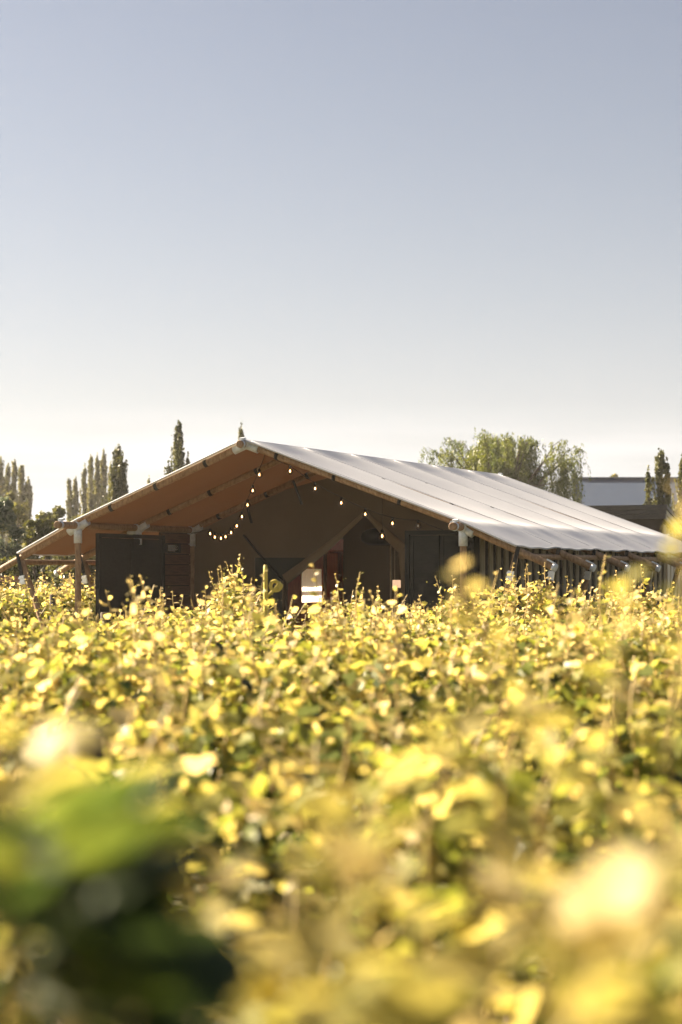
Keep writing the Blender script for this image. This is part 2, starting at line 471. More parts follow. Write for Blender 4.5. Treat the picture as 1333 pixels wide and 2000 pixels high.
for k in range(NB + 1):
    y = k * BAY
    dz = -0.05
    # main rafters
    for side in (0, 1):
        if side == 0: a, b = (0.0, y, Z_L + dz + 0.03), (RIDGE_X - 0.02, y, Z_P + dz)
        else: a, b = (W, y, Z_R + dz + 0.03), (RIDGE_X + 0.02, y, Z_P + dz)
        rf = pole('rafter', a, b, 0.047)
        A, B = Vector(a), Vector(b)
        if k <= 3:
            for t in ((0.2, 0.48, 0.76) if side == 0 else (0.27, 0.58, 0.85)):
                p = A.lerp(B, t + random.uniform(-0.02, 0.02))
                strap_loop('strap', p, B - A, 0.048, rf)
    # tails past the posts
    rl = pole('rafter_tail', (0.0, y, Z_L - 0.035), (-TAIL_L, y, ZT_L - 0.05), 0.05)
    rr = pole('rafter_tail', (W, y, Z_R - 0.035), (W + TAIL_R, y, ZT_R - 0.05), 0.05)
    for o_, xt, zt, sgn in ((rl, -TAIL_L, ZT_L, 1), (rr, W + TAIL_R, ZT_R, -1)):
        dd = Vector((sgn * 1.0, 0, 0.44)).normalized(); e = Vector((xt, y, zt - 0.05))
        m = MB(); m.tube([e - dd * 0.012, e + dd * 0.045], 0.054, 12)
        m.bar(e + dd * 0.0 + Vector((0, -0.02, 0.058)), e + dd * 0.12 + Vector((0, -0.02, 0.064)), 0.03, 0.018)
        m.build('end_cap', M['galv'], o_)
    # sloping braces from the tails in to the deck
    bl = pole('brace', (-HEM_L + 0.02, y - 0.0, roof_z(-HEM_L) - 0.09), (-0.33, y - 0.02, 0.32), 0.043)
    br = pole('brace', (W + HEM_R - 0.02, y, roof_z(W + HEM_R) - 0.09), (W + 0.28, y, 0.32), 0.043)
    for o_, x0, xs, zz in ((bl, -HEM_L + 0.02, 1, roof_z(-HEM_L)), (br, W + HEM_R - 0.02, -1, roof_z(W + HEM_R))):
        p0 = Vector((x0 - xs * 0.05, y - 0.055, zz + 0.01)); p1 = Vector((x0 + xs * 0.045, y - 0.062, zz - 0.36))
        s = MB().bar(p0, p1, 0.055, 0.008, (0, 1, 0)).build('tie_strap', M['strap'], o_)
        if k < 5:
            m = MB()
            q = p1
            m.bar(q + Vector((0, -0.014, 0.05)), q + Vector((xs * 0.02, -0.014, -0.075)), 0.085, 0.022, (0, 1, 0))
            m.bar(q + Vector((0.0, -0.035, 0.03)), q + Vector((xs * 0.005, -0.035, 0.005)), 0.095, 0.018, (0, 1, 0))
            m.bar(q + Vector((xs * 0.01, -0.035, -0.03)), q + Vector((xs * 0.015, -0.035, -0.055)), 0.095, 0.018, (0, 1, 0))
            m.build('buckle', M['chrome'], o_)

def post(x, y, ztop, r=0.046):
    p = pole('post', (x, y, DECK), (x, y, ztop - 0.06), r)
    m = MB()
    ztop -= 0.035
    m.tube([(x, y, ztop - 0.27), (x, y, ztop + 0.0)], r + 0.014, 16)             # upright sleeve
    m.tube([(x, y - 0.09, ztop - 0.02), (x, y + 0.09, ztop - 0.02)], 0.066, 16)     # sleeve round the purlin
    inner = 1 if x < 1 else -1
    sl = (Z_P - Z_L) / RIDGE_X if inner == 1 else (Z_P - Z_R) / (W - RIDGE_X)
    m.tube([(x + inner * 0.03, y, ztop - 0.02), (x + inner * 0.17, y, ztop - 0.02 + 0.17 * sl)], 0.06, 14)
    m.tube([(x - inner * 0.03, y, ztop - 0.04), (x - inner * 0.15, y, ztop - 0.04 - 0.15 * 0.45)], 0.062, 14)
    m.build('bracket', M['galv'], p)
    return p
for k in range(NB + 1):
    post(0, k * BAY, Z_L); post(W, k * BAY, Z_R)
# peak brackets
for k in range(NB + 1):
    y = k * BAY
    m = MB()
    m.tube([(RIDGE_X, y - 0.1, Z_P - 0.05), (RIDGE_X, y + 0.1, Z_P - 0.05)], 0.064, 14)
    m.tube([(RIDGE_X, y, Z_P - 0.05), (RIDGE_X - 0.19, y, Z_P - 0.05 - 0.19 * 0.40)], 0.058, 12)
    m.tube([(RIDGE_X, y, Z_P - 0.05), (RIDGE_X + 0.19, y, Z_P - 0.05 - 0.19 * 0.365)], 0.058, 12)
    m.build('peak_bracket', M['galv'], ridge_pole)

# --- roof canvas: one sheet each side, taut over the poles and sagging between them
def noise2(x, y, seed):
    return (math.sin(x*1.7 + seed) * math.cos(y*2.3 - seed*1.3) + 0.5*math.sin(x*4.1 - y*3.3 + seed*2.1) + 0.25*math.sin(x*8.3 + y*7.1 + seed*0.7)) / 1.75
def roof_sheet(side):
    x_h = -HEM_L if side == 0 else W + HEM_R
    x_p = 0.0 if side == 0 else W
    nu, nv = 40, NB * 16
    rows = []
    for j in range(nv + 1):
        y = -0.10 + (LEN + 0.2) * j / nv
        fr = (y / BAY) % 1.0
        bay = math.floor(y / BAY)
        inb = 0.0 < y < LEN
        row = []
        for i in range(nu + 1):
            s = i / nu
            x = RIDGE_X + (x_h - RIDGE_X) * s
            z = roof_z(x) + 0.034
            if inb:
                sg = abs(math.sin(math.pi * fr)) ** 0.75
                sp = (x_p - RIDGE_X) / (x_h - RIDGE_X)
                prof = math.sin(math.pi * s / sp) ** 0.6 if s < sp else 0.22 * ((s - sp) / (1 - sp))
                if s < 0.06: prof *= 0.3 + 0.7 * s / 0.06
                z -= 0.095 * sg * prof
                # diagonal pull creases beside each pole and loose wrinkles along the purlin
                z += 0.009 * sg * prof * noise2(s * 4.0 + fr * 2.0, y * 1.1, 3.1 + bay)
                z += 0.006 * sg * math.exp(-((s - sp - 0.03) / 0.05) ** 2) * (1 + math.sin(y * 5.0 + math.sin(y * 2.3) * 2.0))
            if s < 0.04: z -= 0.006
            row.append((x, y, z + (0.006 * math.sin(y * 9) * s if inb else 0)))
        rows.append(row)
    o = MB().sheet(rows).build('roof_canvas', M['roof'], tent)
    MB().sheet([[(p[0], p[1], p[2] - 0.014) for p in r_] for r_ in rows[1:-1]]).build('roof_lining', M['lining'], o)
    # rolled hems round the free edges
    fr_edge = [(p[0], p[1], p[2] - 0.012) for p in rows[0]]
    MB().tube(fr_edge, 0.014, 8).build('hem', M['roof'], o)
    MB().tube([(p[0], p[1], p[2] - 0.012) for p in rows[-1]], 0.014, 8).build('hem', M['roof'], o)
    MB().tube([(r_[-1][0], r_[-1][1], r_[-1][2] - 0.012) for r_ in rows], 0.014, 8).build('hem', M['roof'], o)
    # seams over the rafters
    for k in range(0, NB + 1):
        y = k * BAY
        MB().tube([(RIDGE_X + (x_h - RIDGE_X) * s, y, roof_z(RIDGE_X + (x_h - RIDGE_X) * s) + 0.034) for s in np.linspace(0.02, 0.98, 24)], 0.004, 5).build('seam', M['roof'], o)
    return o
tag(roof_sheet(0), 'brown-glowing underside of the roof canvas on the left slope')
tag(roof_sheet(1), 'pale grey upper side of the roof canvas on the right slope')

# --- left side of the porch: dark double shutter, then horizontal planks up to the canvas wall
def p_on_x0(px, py): return on_x(px, py, 0.02)
y_a = p_on_x0(190, 1040).y; y_b = p_on_x0(318, 1040).y
top = Z_L - 0.15
sh = empty('shutter_anchor'); bpy.data.objects.remove(sh)
def shutter(ya, yb, x, along, ztop, n=2):
    """a framed pair of dark panels; along = 'y' (in the side) or 'x' (parallel to the front)"""
    def bx(m, a0, a1, t0, t1, z0, z1):
        return m.box(x + t0, x + t1, a0, a1, z0, z1) if along == 'y' else m.box(a0, a1, x + t0, x + t1, z0, z1)
    L_ = yb - ya; z0 = DECK + 0.04
    m = MB()
    fw = 0.06
    bx(m, ya, ya + fw, -0.035, 0.035, z0, ztop); bx(m, yb - fw, yb, -0.035, 0.035, z0, ztop)
    bx(m, ya + fw, yb - fw, -0.033, 0.033, ztop - fw, ztop); bx(m, ya + fw, yb - fw, -0.033, 0.033, z0, z0 + 0.08)
    f = m.build('shutter', M['shutter_frame'], tent)
    inner = (L_ - 2 * fw) / n
    for i in range(n):
        a0 = ya + fw + i * inner + 0.006; a1 = a0 + inner - 0.012
        lm = MB()
        bx(lm, a0, a1, -0.018, 0.018, z0 + 0.086, ztop - fw - 0.006)
        for q in (a0, a1 - 0.055): bx(lm, q, q + 0.055, -0.026, 0.026, z0 + 0.09, ztop - fw - 0.01)
        for zq in (z0 + 0.09, ztop - fw - 0.085): bx(lm, a0 + 0.056, a1 - 0.056, -0.025, 0.025, zq, zq + 0.07)
        lm.build('panel', M['shutter'], f)
    return f
shutter(y_a, y_b, 0.03, 'y', top)
y_w = 2 * BAY
nplank = 12
hpl = (top + 0.05 - DECK - 0.05) / nplank
side = MB().box(-0.06, -0.03, y_b + 0.03, y_w, DECK, top + 0.05).build('plank_wall', M['dark'], tent)
pm = None
for i in range(nplank):
    if pm is None:
        pm = MB().box(-0.028, 0.0, y_b + 0.03, y_w - 0.02, 0, hpl - 0.012).build('plank', M['plank'], side); o = pm
    else:
        o = pm.copy(); COL.objects.link(o)
    o.location = (random.uniform(-0.003, 0.004), 0, DECK + 0.05 + i * hpl)

# --- canvas end wall of the room, with the flaps of the doorway drawn aside
YW = 2 * BAY + 0.03
A_ = on_y(715, 1001, YW); BLw = on_y(560, 1132, YW); BRw = on_y(790, 1072, YW)
def zr(x): return roof_z(x) - 0.09
def wall_poly(pts, name='canvas_wall', mat='wallc', y=YW, amp=0.012, nx=26, nz=18):
    """quad a(bottom-left) b(bottom-right) c(top-right) d(top-left) with soft folds"""
    a, b, c, d = [Vector(p) for p in pts]
    rows = []
    for j in range(nz + 1):
        t = j / nz
        l = a.lerp(d, t); r_ = b.lerp(c, t)
        row = []
        for i in range(nx + 1):
            s = i / nx
            p = l.lerp(r_, s)
            e = min(1, 6 * s, 6 * (1 - s)) * min(1, 6 * t, 6 * (1 - t))
            p.y += amp * e * noise2(p.x * 2.2, p.z * 1.4, 1.0) + 0.6 * amp * e * math.sin(p.x * 9 + p.z * 2)
            row.append(p)
        rows.append(row)
    return MB().sheet(rows).build(name, M[mat], tent)
def P(x, z, y=YW): return (x, y, z)
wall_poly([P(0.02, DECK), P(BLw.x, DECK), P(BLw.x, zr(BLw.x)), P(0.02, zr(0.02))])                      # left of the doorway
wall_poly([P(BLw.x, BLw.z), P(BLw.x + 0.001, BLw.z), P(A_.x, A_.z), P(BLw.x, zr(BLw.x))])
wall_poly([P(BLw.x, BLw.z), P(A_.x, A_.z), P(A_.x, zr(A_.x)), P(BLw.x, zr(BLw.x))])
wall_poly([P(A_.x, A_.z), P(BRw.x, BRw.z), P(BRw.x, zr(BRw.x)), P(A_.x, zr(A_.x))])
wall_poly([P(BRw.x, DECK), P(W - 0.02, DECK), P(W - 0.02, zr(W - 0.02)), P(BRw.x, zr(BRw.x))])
def flap(a, b, w0, w1, name='door_flap'):
    """a rolled and tied piece of canvas from a to b"""
    a, b = Vector(a), Vector(b); d = (b - a).normalized(); s = d.cross(Vector((0, 1, 0))).normalized()
    rows = []
    n, k = 22, 12
    for i in range(n + 1):
        t = i / n; c = a.lerp(b, t) + Vector((0, -0.03, -0.03 * math.sin(math.pi * t)))
        w = w0 + (w1 - w0) * t; row = []
        for j in range(k + 1):
            q = j / k * 2 * math.pi
            r_ = 1 + 0.18 * math.sin(3 * q + 4 * t) + 0.06 * math.sin(7 * q - 9 * t)
            row.append(c + s * (math.cos(q) * w * r_) + Vector((0, math.sin(q) * 0.35 * w * r_, 0)))
        rows.append(row)
    return MB().sheet(rows).build(name, M['flapc'], tent)
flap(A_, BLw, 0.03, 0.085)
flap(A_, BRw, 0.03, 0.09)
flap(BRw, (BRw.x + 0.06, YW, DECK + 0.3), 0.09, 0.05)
# the dark mesh window left of the doorway, and the black tie across it
yw_ = YW - 0.03
wp = [on_y(a, b, yw_) for a, b in ((497, 1087), (604, 1087), (554, 1131), (554, 1200), (497, 1200))]
wm = MB()
wm.add([(p.x, yw_ - 0.004, p.z) for p in wp] + [(p.x, yw_ + 0.004, p.z) for p in wp], [(0, 1, 2, 3, 4), (9, 8, 7, 6, 5)] + [(k, (k + 1) % 5, 5 + (k + 1) % 5, 5 + k) for k in range(5)])
wm = wm.build('mesh_window', M['meshwin'], tent)
fr = MB()
for k in range(5):
    fr.bar((wp[k].x, yw_ - 0.008, wp[k].z), (wp[(k + 1) % 5].x, yw_ - 0.008, wp[(k + 1) % 5].z), 0.016, 0.035, (0, 0, 1) if k in (0, 3) else (1, 0, 0))
fr.build('window_hem', M['wallc'], wm)
t0 = on_y(476, 1045, YW - 0.07); t1 = on_y(552, 1134, YW - 0.07)
MB().tube([t0, t0.lerp(t1, 0.5) + Vector((0, 0, -0.01)), t1], 0.017, 6).build('tie_rope', M['strap'], tent)
# struts hung from the roof, black
for a, b in (((573, 945), (590, 985)), ((484, 998), (492, 1022))):
    p, q = on_y(*a, YW - 0.4), on_y(*b, YW - 0.4)
    MB().tube([p + Vector((0, 0, 0.05)), q], 0.02, 6).build('hanging_strap', M['strap'], tent)

# --- right of the porch: dark double panels parallel to the front, just behind the post
r0 = on_y(793, 1040, 0.30); 
shutter(r0.x, W + 0.06, 0.30, 'x', on_y(845, 1036, 0.30).z)
# --- right outer side: upright boards over dark backing
ztopR = Z_R - 0.10
back = MB().box(W + 0.0, W + 0.05, 0.36, LEN - 0.05, DECK - 0.1, ztopR).build('board_wall', M['dark'], tent)
bd = None
yy = 0.50
while yy < LEN - 0.3:
    if bd is None:
        bd = MB().box(W + 0.052, W + 0.078, 0, 0.15, DECK - 0.08, ztopR - 0.02).build('board', M['clad'], back); o = bd
    else:
        o = bd.copy(); COL.objects.link(o)
    o.location = (random.uniform(-0.002, 0.003), yy, 0)
    yy += 0.335 + random.uniform(-0.01, 0.01)
# --- left side of the room, timber lined, with a small curtained window
wA = on_x(590, 1110, 0.0); wB = on_x(629, 1110, 0.0)
cy0, cy1 = wA.y, wB.y
cz1, cz0 = on_x(610, 1111, 0.0).z, on_x(610, 1176, 0.0).z
sw_ = MB()
sw_.box(-0.05, -0.02, YW + 0.02, cy0 - 0.03, DECK, Z_L - 0.1); sw_.box(-0.05, -0.02, cy1 + 0.03, LEN - 0.02, DECK, Z_L - 0.1)
sw_.box(-0.05, -0.02, cy0 - 0.03, cy1 + 0.03, cz1 + 0.03, Z_L - 0.1); sw_.box(-0.05, -0.02, cy0 - 0.03, cy1 + 0.03, DECK, cz0 - 0.03)
part = sw_.build('side_wall', M['orange'], tent)
wf = MB()
wf.box(-0.07, 0.0, cy0 - 0.031, cy0, cz0 - 0.03, cz1 + 0.03); wf.box(-0.07, 0.0, cy1, cy1 + 0.031, cz0 - 0.03, cz1 + 0.03)
wf.box(-0.068, -0.002, cy0, cy1, cz1, cz1 + 0.031); wf.box(-0.068, -0.002, cy0, cy1, cz0 - 0.031, cz0)
wf.build('window_frame', M['orange'], part)
# canvas screen inside on the right of the doorway
s0 = on_y(671, 1000, 5.0); s1 = on_y(765, 1000, 5.0)
wall_poly([(s0.x, 5.0, DECK), (W - 0.1, 5.0, DECK), (W - 0.1, 5.0, Z_R - 0.15), (s0.x, 5.0, on_y(671, 1003, 5.0).z)], 'inner_screen', 'wallc', 5.0)
MB().tube([(s1.x, 4.97, DECK), (s1.x, 4.97, on_y(765, 1065, 5.0).z)], 0.012, 8).build('screen_pole', M['cream'], tent)
MB().tube([(s1.x + 0.07, 4.97, DECK), (s1.x + 0.07, 4.97, on_y(765, 1062, 5.0).z)], 0.008, 8).build('screen_pole', M['cream'], tent)
# far end wall of the tent
MB().box(0, W, LEN - 0.03, LEN, DECK, Z_R - 0.1).build('end_wall', M['wallc'], tent)

def to_world(p): return tent_mx @ Vector(p)
tent_mx = Matrix.Translation(LPOST) @ Matrix.Rotation(-TH, 4, 'Z')

# ------------------------------------------------------------------ things in and on the tent
# white curtain in the small window
m = MB(); rows = []
nc = 44
for j in range(9):
    rows.append([(0.018 * math.sin(i * 1.25 + j * 0.06) + 0.006 * math.sin(i * 2.9), (cy1 - cy0) * i / nc, (cz1 - cz0) * j / 8) for i in range(nc + 1)])
m.sheet(rows)
cu = m.build('curtain', M['white'])
cu.location = to_world((0.0, cy0, cz0)); cu.rotation_euler = (0, 0, -TH)
tag(cu, 'white gathered curtain in the small window inside the tent', 'curtain')
# orange timber wardrobe, its open door
c0 = on_y(641, 1078, 5.6); c1 = on_y(676, 1078, 5.6)
wd = empty('wardrobe', to_world((c0.x, 5.6, DECK)), -TH)
tag(wd, 'orange timber wardrobe inside the tent left of the canvas screen', 'wardrobe')
hgt = c0.z - DECK; wid = 0.75
b_ = MB(); b_.box(0, 0.03, 0, 0.5, 0, hgt); b_.box(wid, wid+0.03, 0, 0.5, 0, hgt); b_.box(0.03, wid, 0.47, 0.5, 0, hgt - 0.031); b_.box(-0.01, wid+0.04, -0.01, 0.5, hgt, hgt + 0.03)
b_.build('carcass', M['orange'], wd)
for i in range(4): MB().box(0.032, wid - 0.002, 0.02, 0.468, 0.05 + i * hgt / 4, 0.075 + i * hgt / 4).build('shelf', M['orange'], wd)
MB().bar((0, -0.005, hgt / 2), (0.33, -0.36, hgt / 2), 0.025, hgt - 0.06, (0, 0, 1)).build('door', M['orange'], wd)
# wide dark woven pendant shade
pc = on_y(744, 1049, 4.3)
pd = empty('pendant_lamp', to_world((pc.x, 4.3, pc.z)), -TH)
tag(pd, 'wide black woven pendant lampshade hanging in the tent doorway', 'lamp')
MB().lathe((0, 0, 0), [(0.001, 0.145), (0.12, 0.142), (0.22, 0.12), (0.29, 0.075), (0.325, 0.01), (0.31, -0.05), (0.25, -0.105), (0.17, -0.13), (0.165, -0.12), (0.24, -0.09), (0.29, -0.045), (0.30, 0.01), (0.27, 0.06), (0.2, 0.1), (0.001, 0.12)], 28).build('shade', M['blackm'], pd)
MB().tube([(0, 0, 0.14), (0, 0, roof_z(pc.x) - pc.z - 0.12)], 0.006, 6).build('cord', M['strap'], pd)
# small cream bedside lampshade
lc = on_y(779, 1148, 4.6)
bl_ = empty('table_lamp', to_world((lc.x, 4.6, DECK + 0.62)), -TH)
tag(bl_, 'small lit cream square lampshade low in the tent at the right of the doorway', 'lamp')
hh = lc.z - (DECK + 0.62)
MB().box(-0.075, 0.075, -0.075, 0.075, hh, hh + 0.125).build('lamp_shade', M['litshade'], bl_)
MB().lathe((0, 0, 0), [(0.07, 0), (0.07, 0.02), (0.02, 0.04), (0.015, hh)], 14).build('stem', M['blackm'], bl_)
tb = empty('side_table', to_world((lc.x, 4.6, DECK)), -TH)
tag(tb, 'low dark side table under the cream lampshade', 'table')
MB().box(-0.22, 0.22, -0.2, 0.2, 0.585, 0.62).build('table_top', M['plank'], tb)
for sx in (-0.18, 0.18):
    for sy in (-0.16, 0.16): MB().box(sx-0.02, sx+0.02, sy-0.02, sy+0.02, 0, 0.584).build('leg', M['plank'], tb)
# infrared heater on the planks
hp = on_x(318, 1070, 0.05); hq = on_x(344, 1072, 0.05)
he = empty('patio_heater', to_world((0.09, hp.y, hp.z)), -TH)
tag(he, 'silver tube heater fixed to the wooden planks beside the dark left shutter', 'heater')
ln = max(0.45, hq.y - hp.y)
MB().box(-0.06, -0.03, 0.03, ln - 0.03, -0.05, 0.05).build('reflector', M['chrome'], he)
hb = MB()
hb.box(-0.029, 0.04, 0, 0.03, -0.06, 0.06); hb.box(-0.029, 0.04, ln - 0.06, ln, -0.06, 0.06); hb.box(-0.062, 0.04, 0, ln, 0.061, 0.075); hb.box(-0.062, 0.04, 0, ln, -0.075, -0.061)
hb.build('housing', M['strap'], he)
for zt in (-0.022, 0.022): MB().tube([(0.0, 0.03, zt), (0.0, ln - 0.06, zt)], 0.014, 8).build('tube', M['galv'], he)

# string lights
def bulb_parts(parent, p, d, lit=True, tilt=0.0):
    """p: centre of the globe in the parent's axes"""
    p = Vector(p); r_ = d / 2
    prof = [(r_ * math.sin(a), -r_ * math.cos(a)) for a in np.linspace(0.05, math.pi * 0.80, 11)] + [(r_ * 0.42, r_ * 1.05)]
    gl = MB().lathe(p, prof, 14).build('bulb', M['glass'], parent)
    MB().lathe(p, [(0.001, r_ * 1.0), (r_ * 0.46, r_ * 1.0), (r_ * 0.46, r_ * 1.75), (r_ * 0.3, r_ * 1.95), (0.001, r_ * 1.95)], 10).build('socket', M['strap'], gl)
    MB().lathe(p, [(0.001, -r_ * 0.25), (r_ * 0.20, -r_ * 0.12), (r_ * 0.22, r_ * 0.1), (r_ * 0.14, r_ * 0.45), (0.001, r_ * 0.6)], 8).build('filament', M['filament'] if lit else M['chrome'], gl)
def string_lights(label, pts, ys, start, end, diam, lit=None):
    root = empty('string_lights', to_world(start), -TH)
    S = Vector(start)
    tag(root, label, 'string lights')
    pos = [on_y(px, py, y) - S for (px, py), y in zip(pts, ys)]
    tops = [p + Vector((0, 0, diam * 0.98)) for p in pos]
    line = [Vector((0, 0, 0))] + tops + [Vector(end) - S]
    dense = []
    for i in range(len(line) - 1):
        for k in range(4):
            t = k / 4
            dense.append(line[i].lerp(line[i + 1], t) - Vector((0, 0, 0.012 * math.sin(math.pi * t))))
    dense.append(line[-1])
    MB().tube(dense, 0.005, 5).build('cord', M['strap'], root)
    for i, p in enumerate(pos):
        bulb_parts(root, p, diam, lit is None or lit[i])
A_pts = [(507, 928), (494, 959), (484, 987), (473, 1010), (463, 1028), (452, 1041), (441, 1049), (432, 1052), (420, 1050), (411, 1043)]
string_lights('string of glowing bulbs sagging from the ridge to the back left porch corner', A_pts, list(np.linspace(0.45, 3.0, len(A_pts))),
              (RIDGE_X + 0.12, 0.35, roof_z(RIDGE_X) - 0.17), (0.1, 3.3, Z_L - 0.1), 0.088)
B_pts = [(567, 921), (616, 955), (667, 983), (714, 1005), (767, 1023), (817, 1028)]
string_lights('string of glowing bulbs running from the ridge to the right porch post', B_pts, list(np.linspace(0.35, 0.16, len(B_pts))),
              (RIDGE_X + 0.2, 0.38, roof_z(RIDGE_X) - 0.2), (W - 0.1, 0.12, Z_R - 0.16), 0.088, [True]*5 + [False])
hbp = on_y(747, 1048, 3.1)
hb_ = empty('hanging_bulb', to_world((hbp.x, 3.1, hbp.z)), -TH)
tag(hb_, 'single larger glowing bulb hanging in front of the black lampshade', 'bulb')
bulb_parts(hb_, (0, 0, 0), 0.11)
MB().tube([(0, 0, 0.1), (0, 0, roof_z(hbp.x) - hbp.z - 0.1)], 0.004, 5).build('cord', M['strap'], hb_)

# ------------------------------------------------------------------ buildings behind
Ys = 46.0
yaw = R(25)
sd = Vector((math.sin(yaw), math.cos(yaw), 0)); fd = Vector((math.cos(yaw), -math.sin(yaw), 0))
cor = at(1303, 985, Ys)
shed = empty('shed', (cor.x, cor.y, 0), -yaw)
tag(shed, 'dark flat-fronted shed with pale ribbed side wall behind the tent', 'shed')
zt = cor.z; fh = 0.33; fl = 9.0; dp = 6.0; slope = math.tan(R(15))
def zs(y): return zt - slope * y
b_ = MB(); b_.box(-fl, -0.18, 0.25, 0.30, 0, zt - fh + 0.02); b_.build('front_wall', M['shed'], shed)
side_b = MB(); side_b.add([(-0.20, 0.25, 0), (-0.20, dp, 0), (-0.20, dp, zs(dp) - fh), (-0.20, 0.25, zs(0.25) - fh)], [(0, 1, 2, 3)])
sw = side_b.build('side_wall', M['corr'], shed)
ribm = None
for i in range(16):
    y = 0.32 + i * 0.30
    MB().add([], []) if False else None
    rm = MB(); rm.box(-0.198, -0.15, y, y + 0.17, 0, zs(y + 0.17) - fh - 0.01); rm.build('cladding_board', M['corr'], sw)
for i, (d0, z0, z1) in enumerate(((0.0, 0.0, 0.10), (0.03, 0.10, 0.22), (0.05, 0.22, fh))):
    fm = MB(); fm.box(-fl, 0.0 - d0, d0, d0 + 0.06, zt - z1, zt - z0 - 0.004); fm.build('fascia', M['fascia'], shed)
    rm = MB()
    rm.add([(0 - d0, d0 + 0.061, zs(0.06) - z1), (0 - d0, dp, zs(dp) - z1), (0 - d0, dp, zs(dp) - z0 - 0.012), (0 - d0, d0 + 0.061, zs(0.06) - z0 - 0.012),
            (-0.05 - d0, d0 + 0.061, zs(0.06) - z1), (-0.05 - d0, dp, zs(dp) - z1), (-0.05 - d0, dp, zs(dp) - z0 - 0.012), (-0.05 - d0, d0 + 0.061, zs(0.06) - z0 - 0.012)],
           [(0,1,2,3),(7,6,5,4),(0,4,5,1),(3,2,6,7),(0,3,7,4),(1,5,6,2)])
    rm.build('barge_board', M['corr'] if i else M['fascia'], shed)
rf = MB(); rf.add([(-fl, 0.07, zs(0.0) - 0.02), (-0.06, 0.07, zs(0.0) - 0.02), (-0.06, dp, zs(dp) - 0.02), (-fl, dp, zs(dp) - 0.02)], [(0,1,2,3)])
rf.build('roof', M['fascia'], shed)

Yb = 118.0
bh = empty('far_house', (hx(1240, Yb), Yb, 0), 0)
tag(bh, 'far building with a long blue-grey metal roof behind the shed', 'building')
xl, xr = hx(1141, Yb) - hx(1240, Yb), hx(1500, Yb) - hx(1240, Yb)
zr_, ze = hz(934, Yb + 3), hz(996, Yb)
rb = MB(); rb.add([(xl, 0, ze), (xr, 0, ze), (xr, 3.4, zr_), (xl, 3.4, zr_), (xl, 6.8, ze), (xr, 6.8, ze)], [(0,1,2,3), (3,2,5,4)])
rfh = rb.build('roof', M['blueroof'], bh)
MB().box(xl + 0.3, xr - 0.3, 0.3, 6.5, 0, ze - 0.02).build('wall', M['bluewall'], bh)
MB().bar((xl, 3.4, zr_ + 0.04), (xr, 3.4, zr_ + 0.04), 0.35, 0.08).build('ridge_cap', M['blueroof'], rfh)
ch = MB(); cz = hz(940, Yb + 3)
ch.box(xl - 0.30, xl + 0.02, 3.5, 3.9, cz - 1.0, cz + 0.35); ch.box(xl - 0.36, xl + 0.08, 3.44, 3.96, cz + 0.351, cz + 0.42); ch.box(xl - 0.22, xl - 0.06, 3.6, 3.8, cz + 0.421, cz + 0.6)
ch.build('chimney', M['blueroof'], bh)

# rail fence at the far left
Yf = 40.0
fn = empty('rail_fence', (hx(-30, Yf), Yf, 0), 0)
tag(fn, 'brown timber rail fence behind the vines at the left edge', 'fence')
fx1 = hx(58, Yf) - hx(-30, Yf)
for py in (1131, 1165): MB().bar((-2, 0, hz(py, Yf)), (fx1, 0, hz(py, Yf)), 0.05, 0.11).build('rail', M['fence'], fn)
for q in (-1.8, -0.2, fx1 - 0.06): MB().box(q - 0.05, q + 0.05, 0.03, 0.13, 0, hz(1131, Yf) - 0.03).build('fence_post', M['fence'], fn)

# ------------------------------------------------------------------ trees
def rhombs(Pn, size, tone, aspect=0.55, updir=None, seed=0):
    """small leaf faces: two triangles each, random tilt"""
    r_ = np.random.default_rng(seed)
    n = len(Pn)
    d = r_.normal(size=(n, 3))
    if updir is not None: d = d * 0.55 + np.asarray(updir)[None, :] if np.ndim(updir) == 1 else d * 0.55 + updir
    d = unit(d); o = unit(np.cross(d, r_.normal(size=(n, 3))))
    s = size[:, None] if np.ndim(size) else size
    a = Pn - d * s * 0.5; b = Pn + o * s * aspect * 0.5; c = Pn + d * s * 0.5; e = Pn - o * s * aspect * 0.5
    V = np.stack([a, b, c, e], 1).reshape(-1, 3)
    i = np.arange(n)[:, None] * 4
    Fc = np.concatenate([i + [0, 1, 2], i + [0, 2, 3]], 1).reshape(-1, 3)
    return V, Fc, np.repeat(tone, 4)

def tree_obj(name, label, cat, loc, crown_me, mat, trunk_mb, group=None):
    t = empty(name, loc)
    tag(t, label, cat, group)
    if trunk_mb is not None: trunk_mb.build('trunk', M['bark'], t)
    c = link_mesh('crown', crown_me, mat, t)
    tag(c, kind='stuff')
    return t

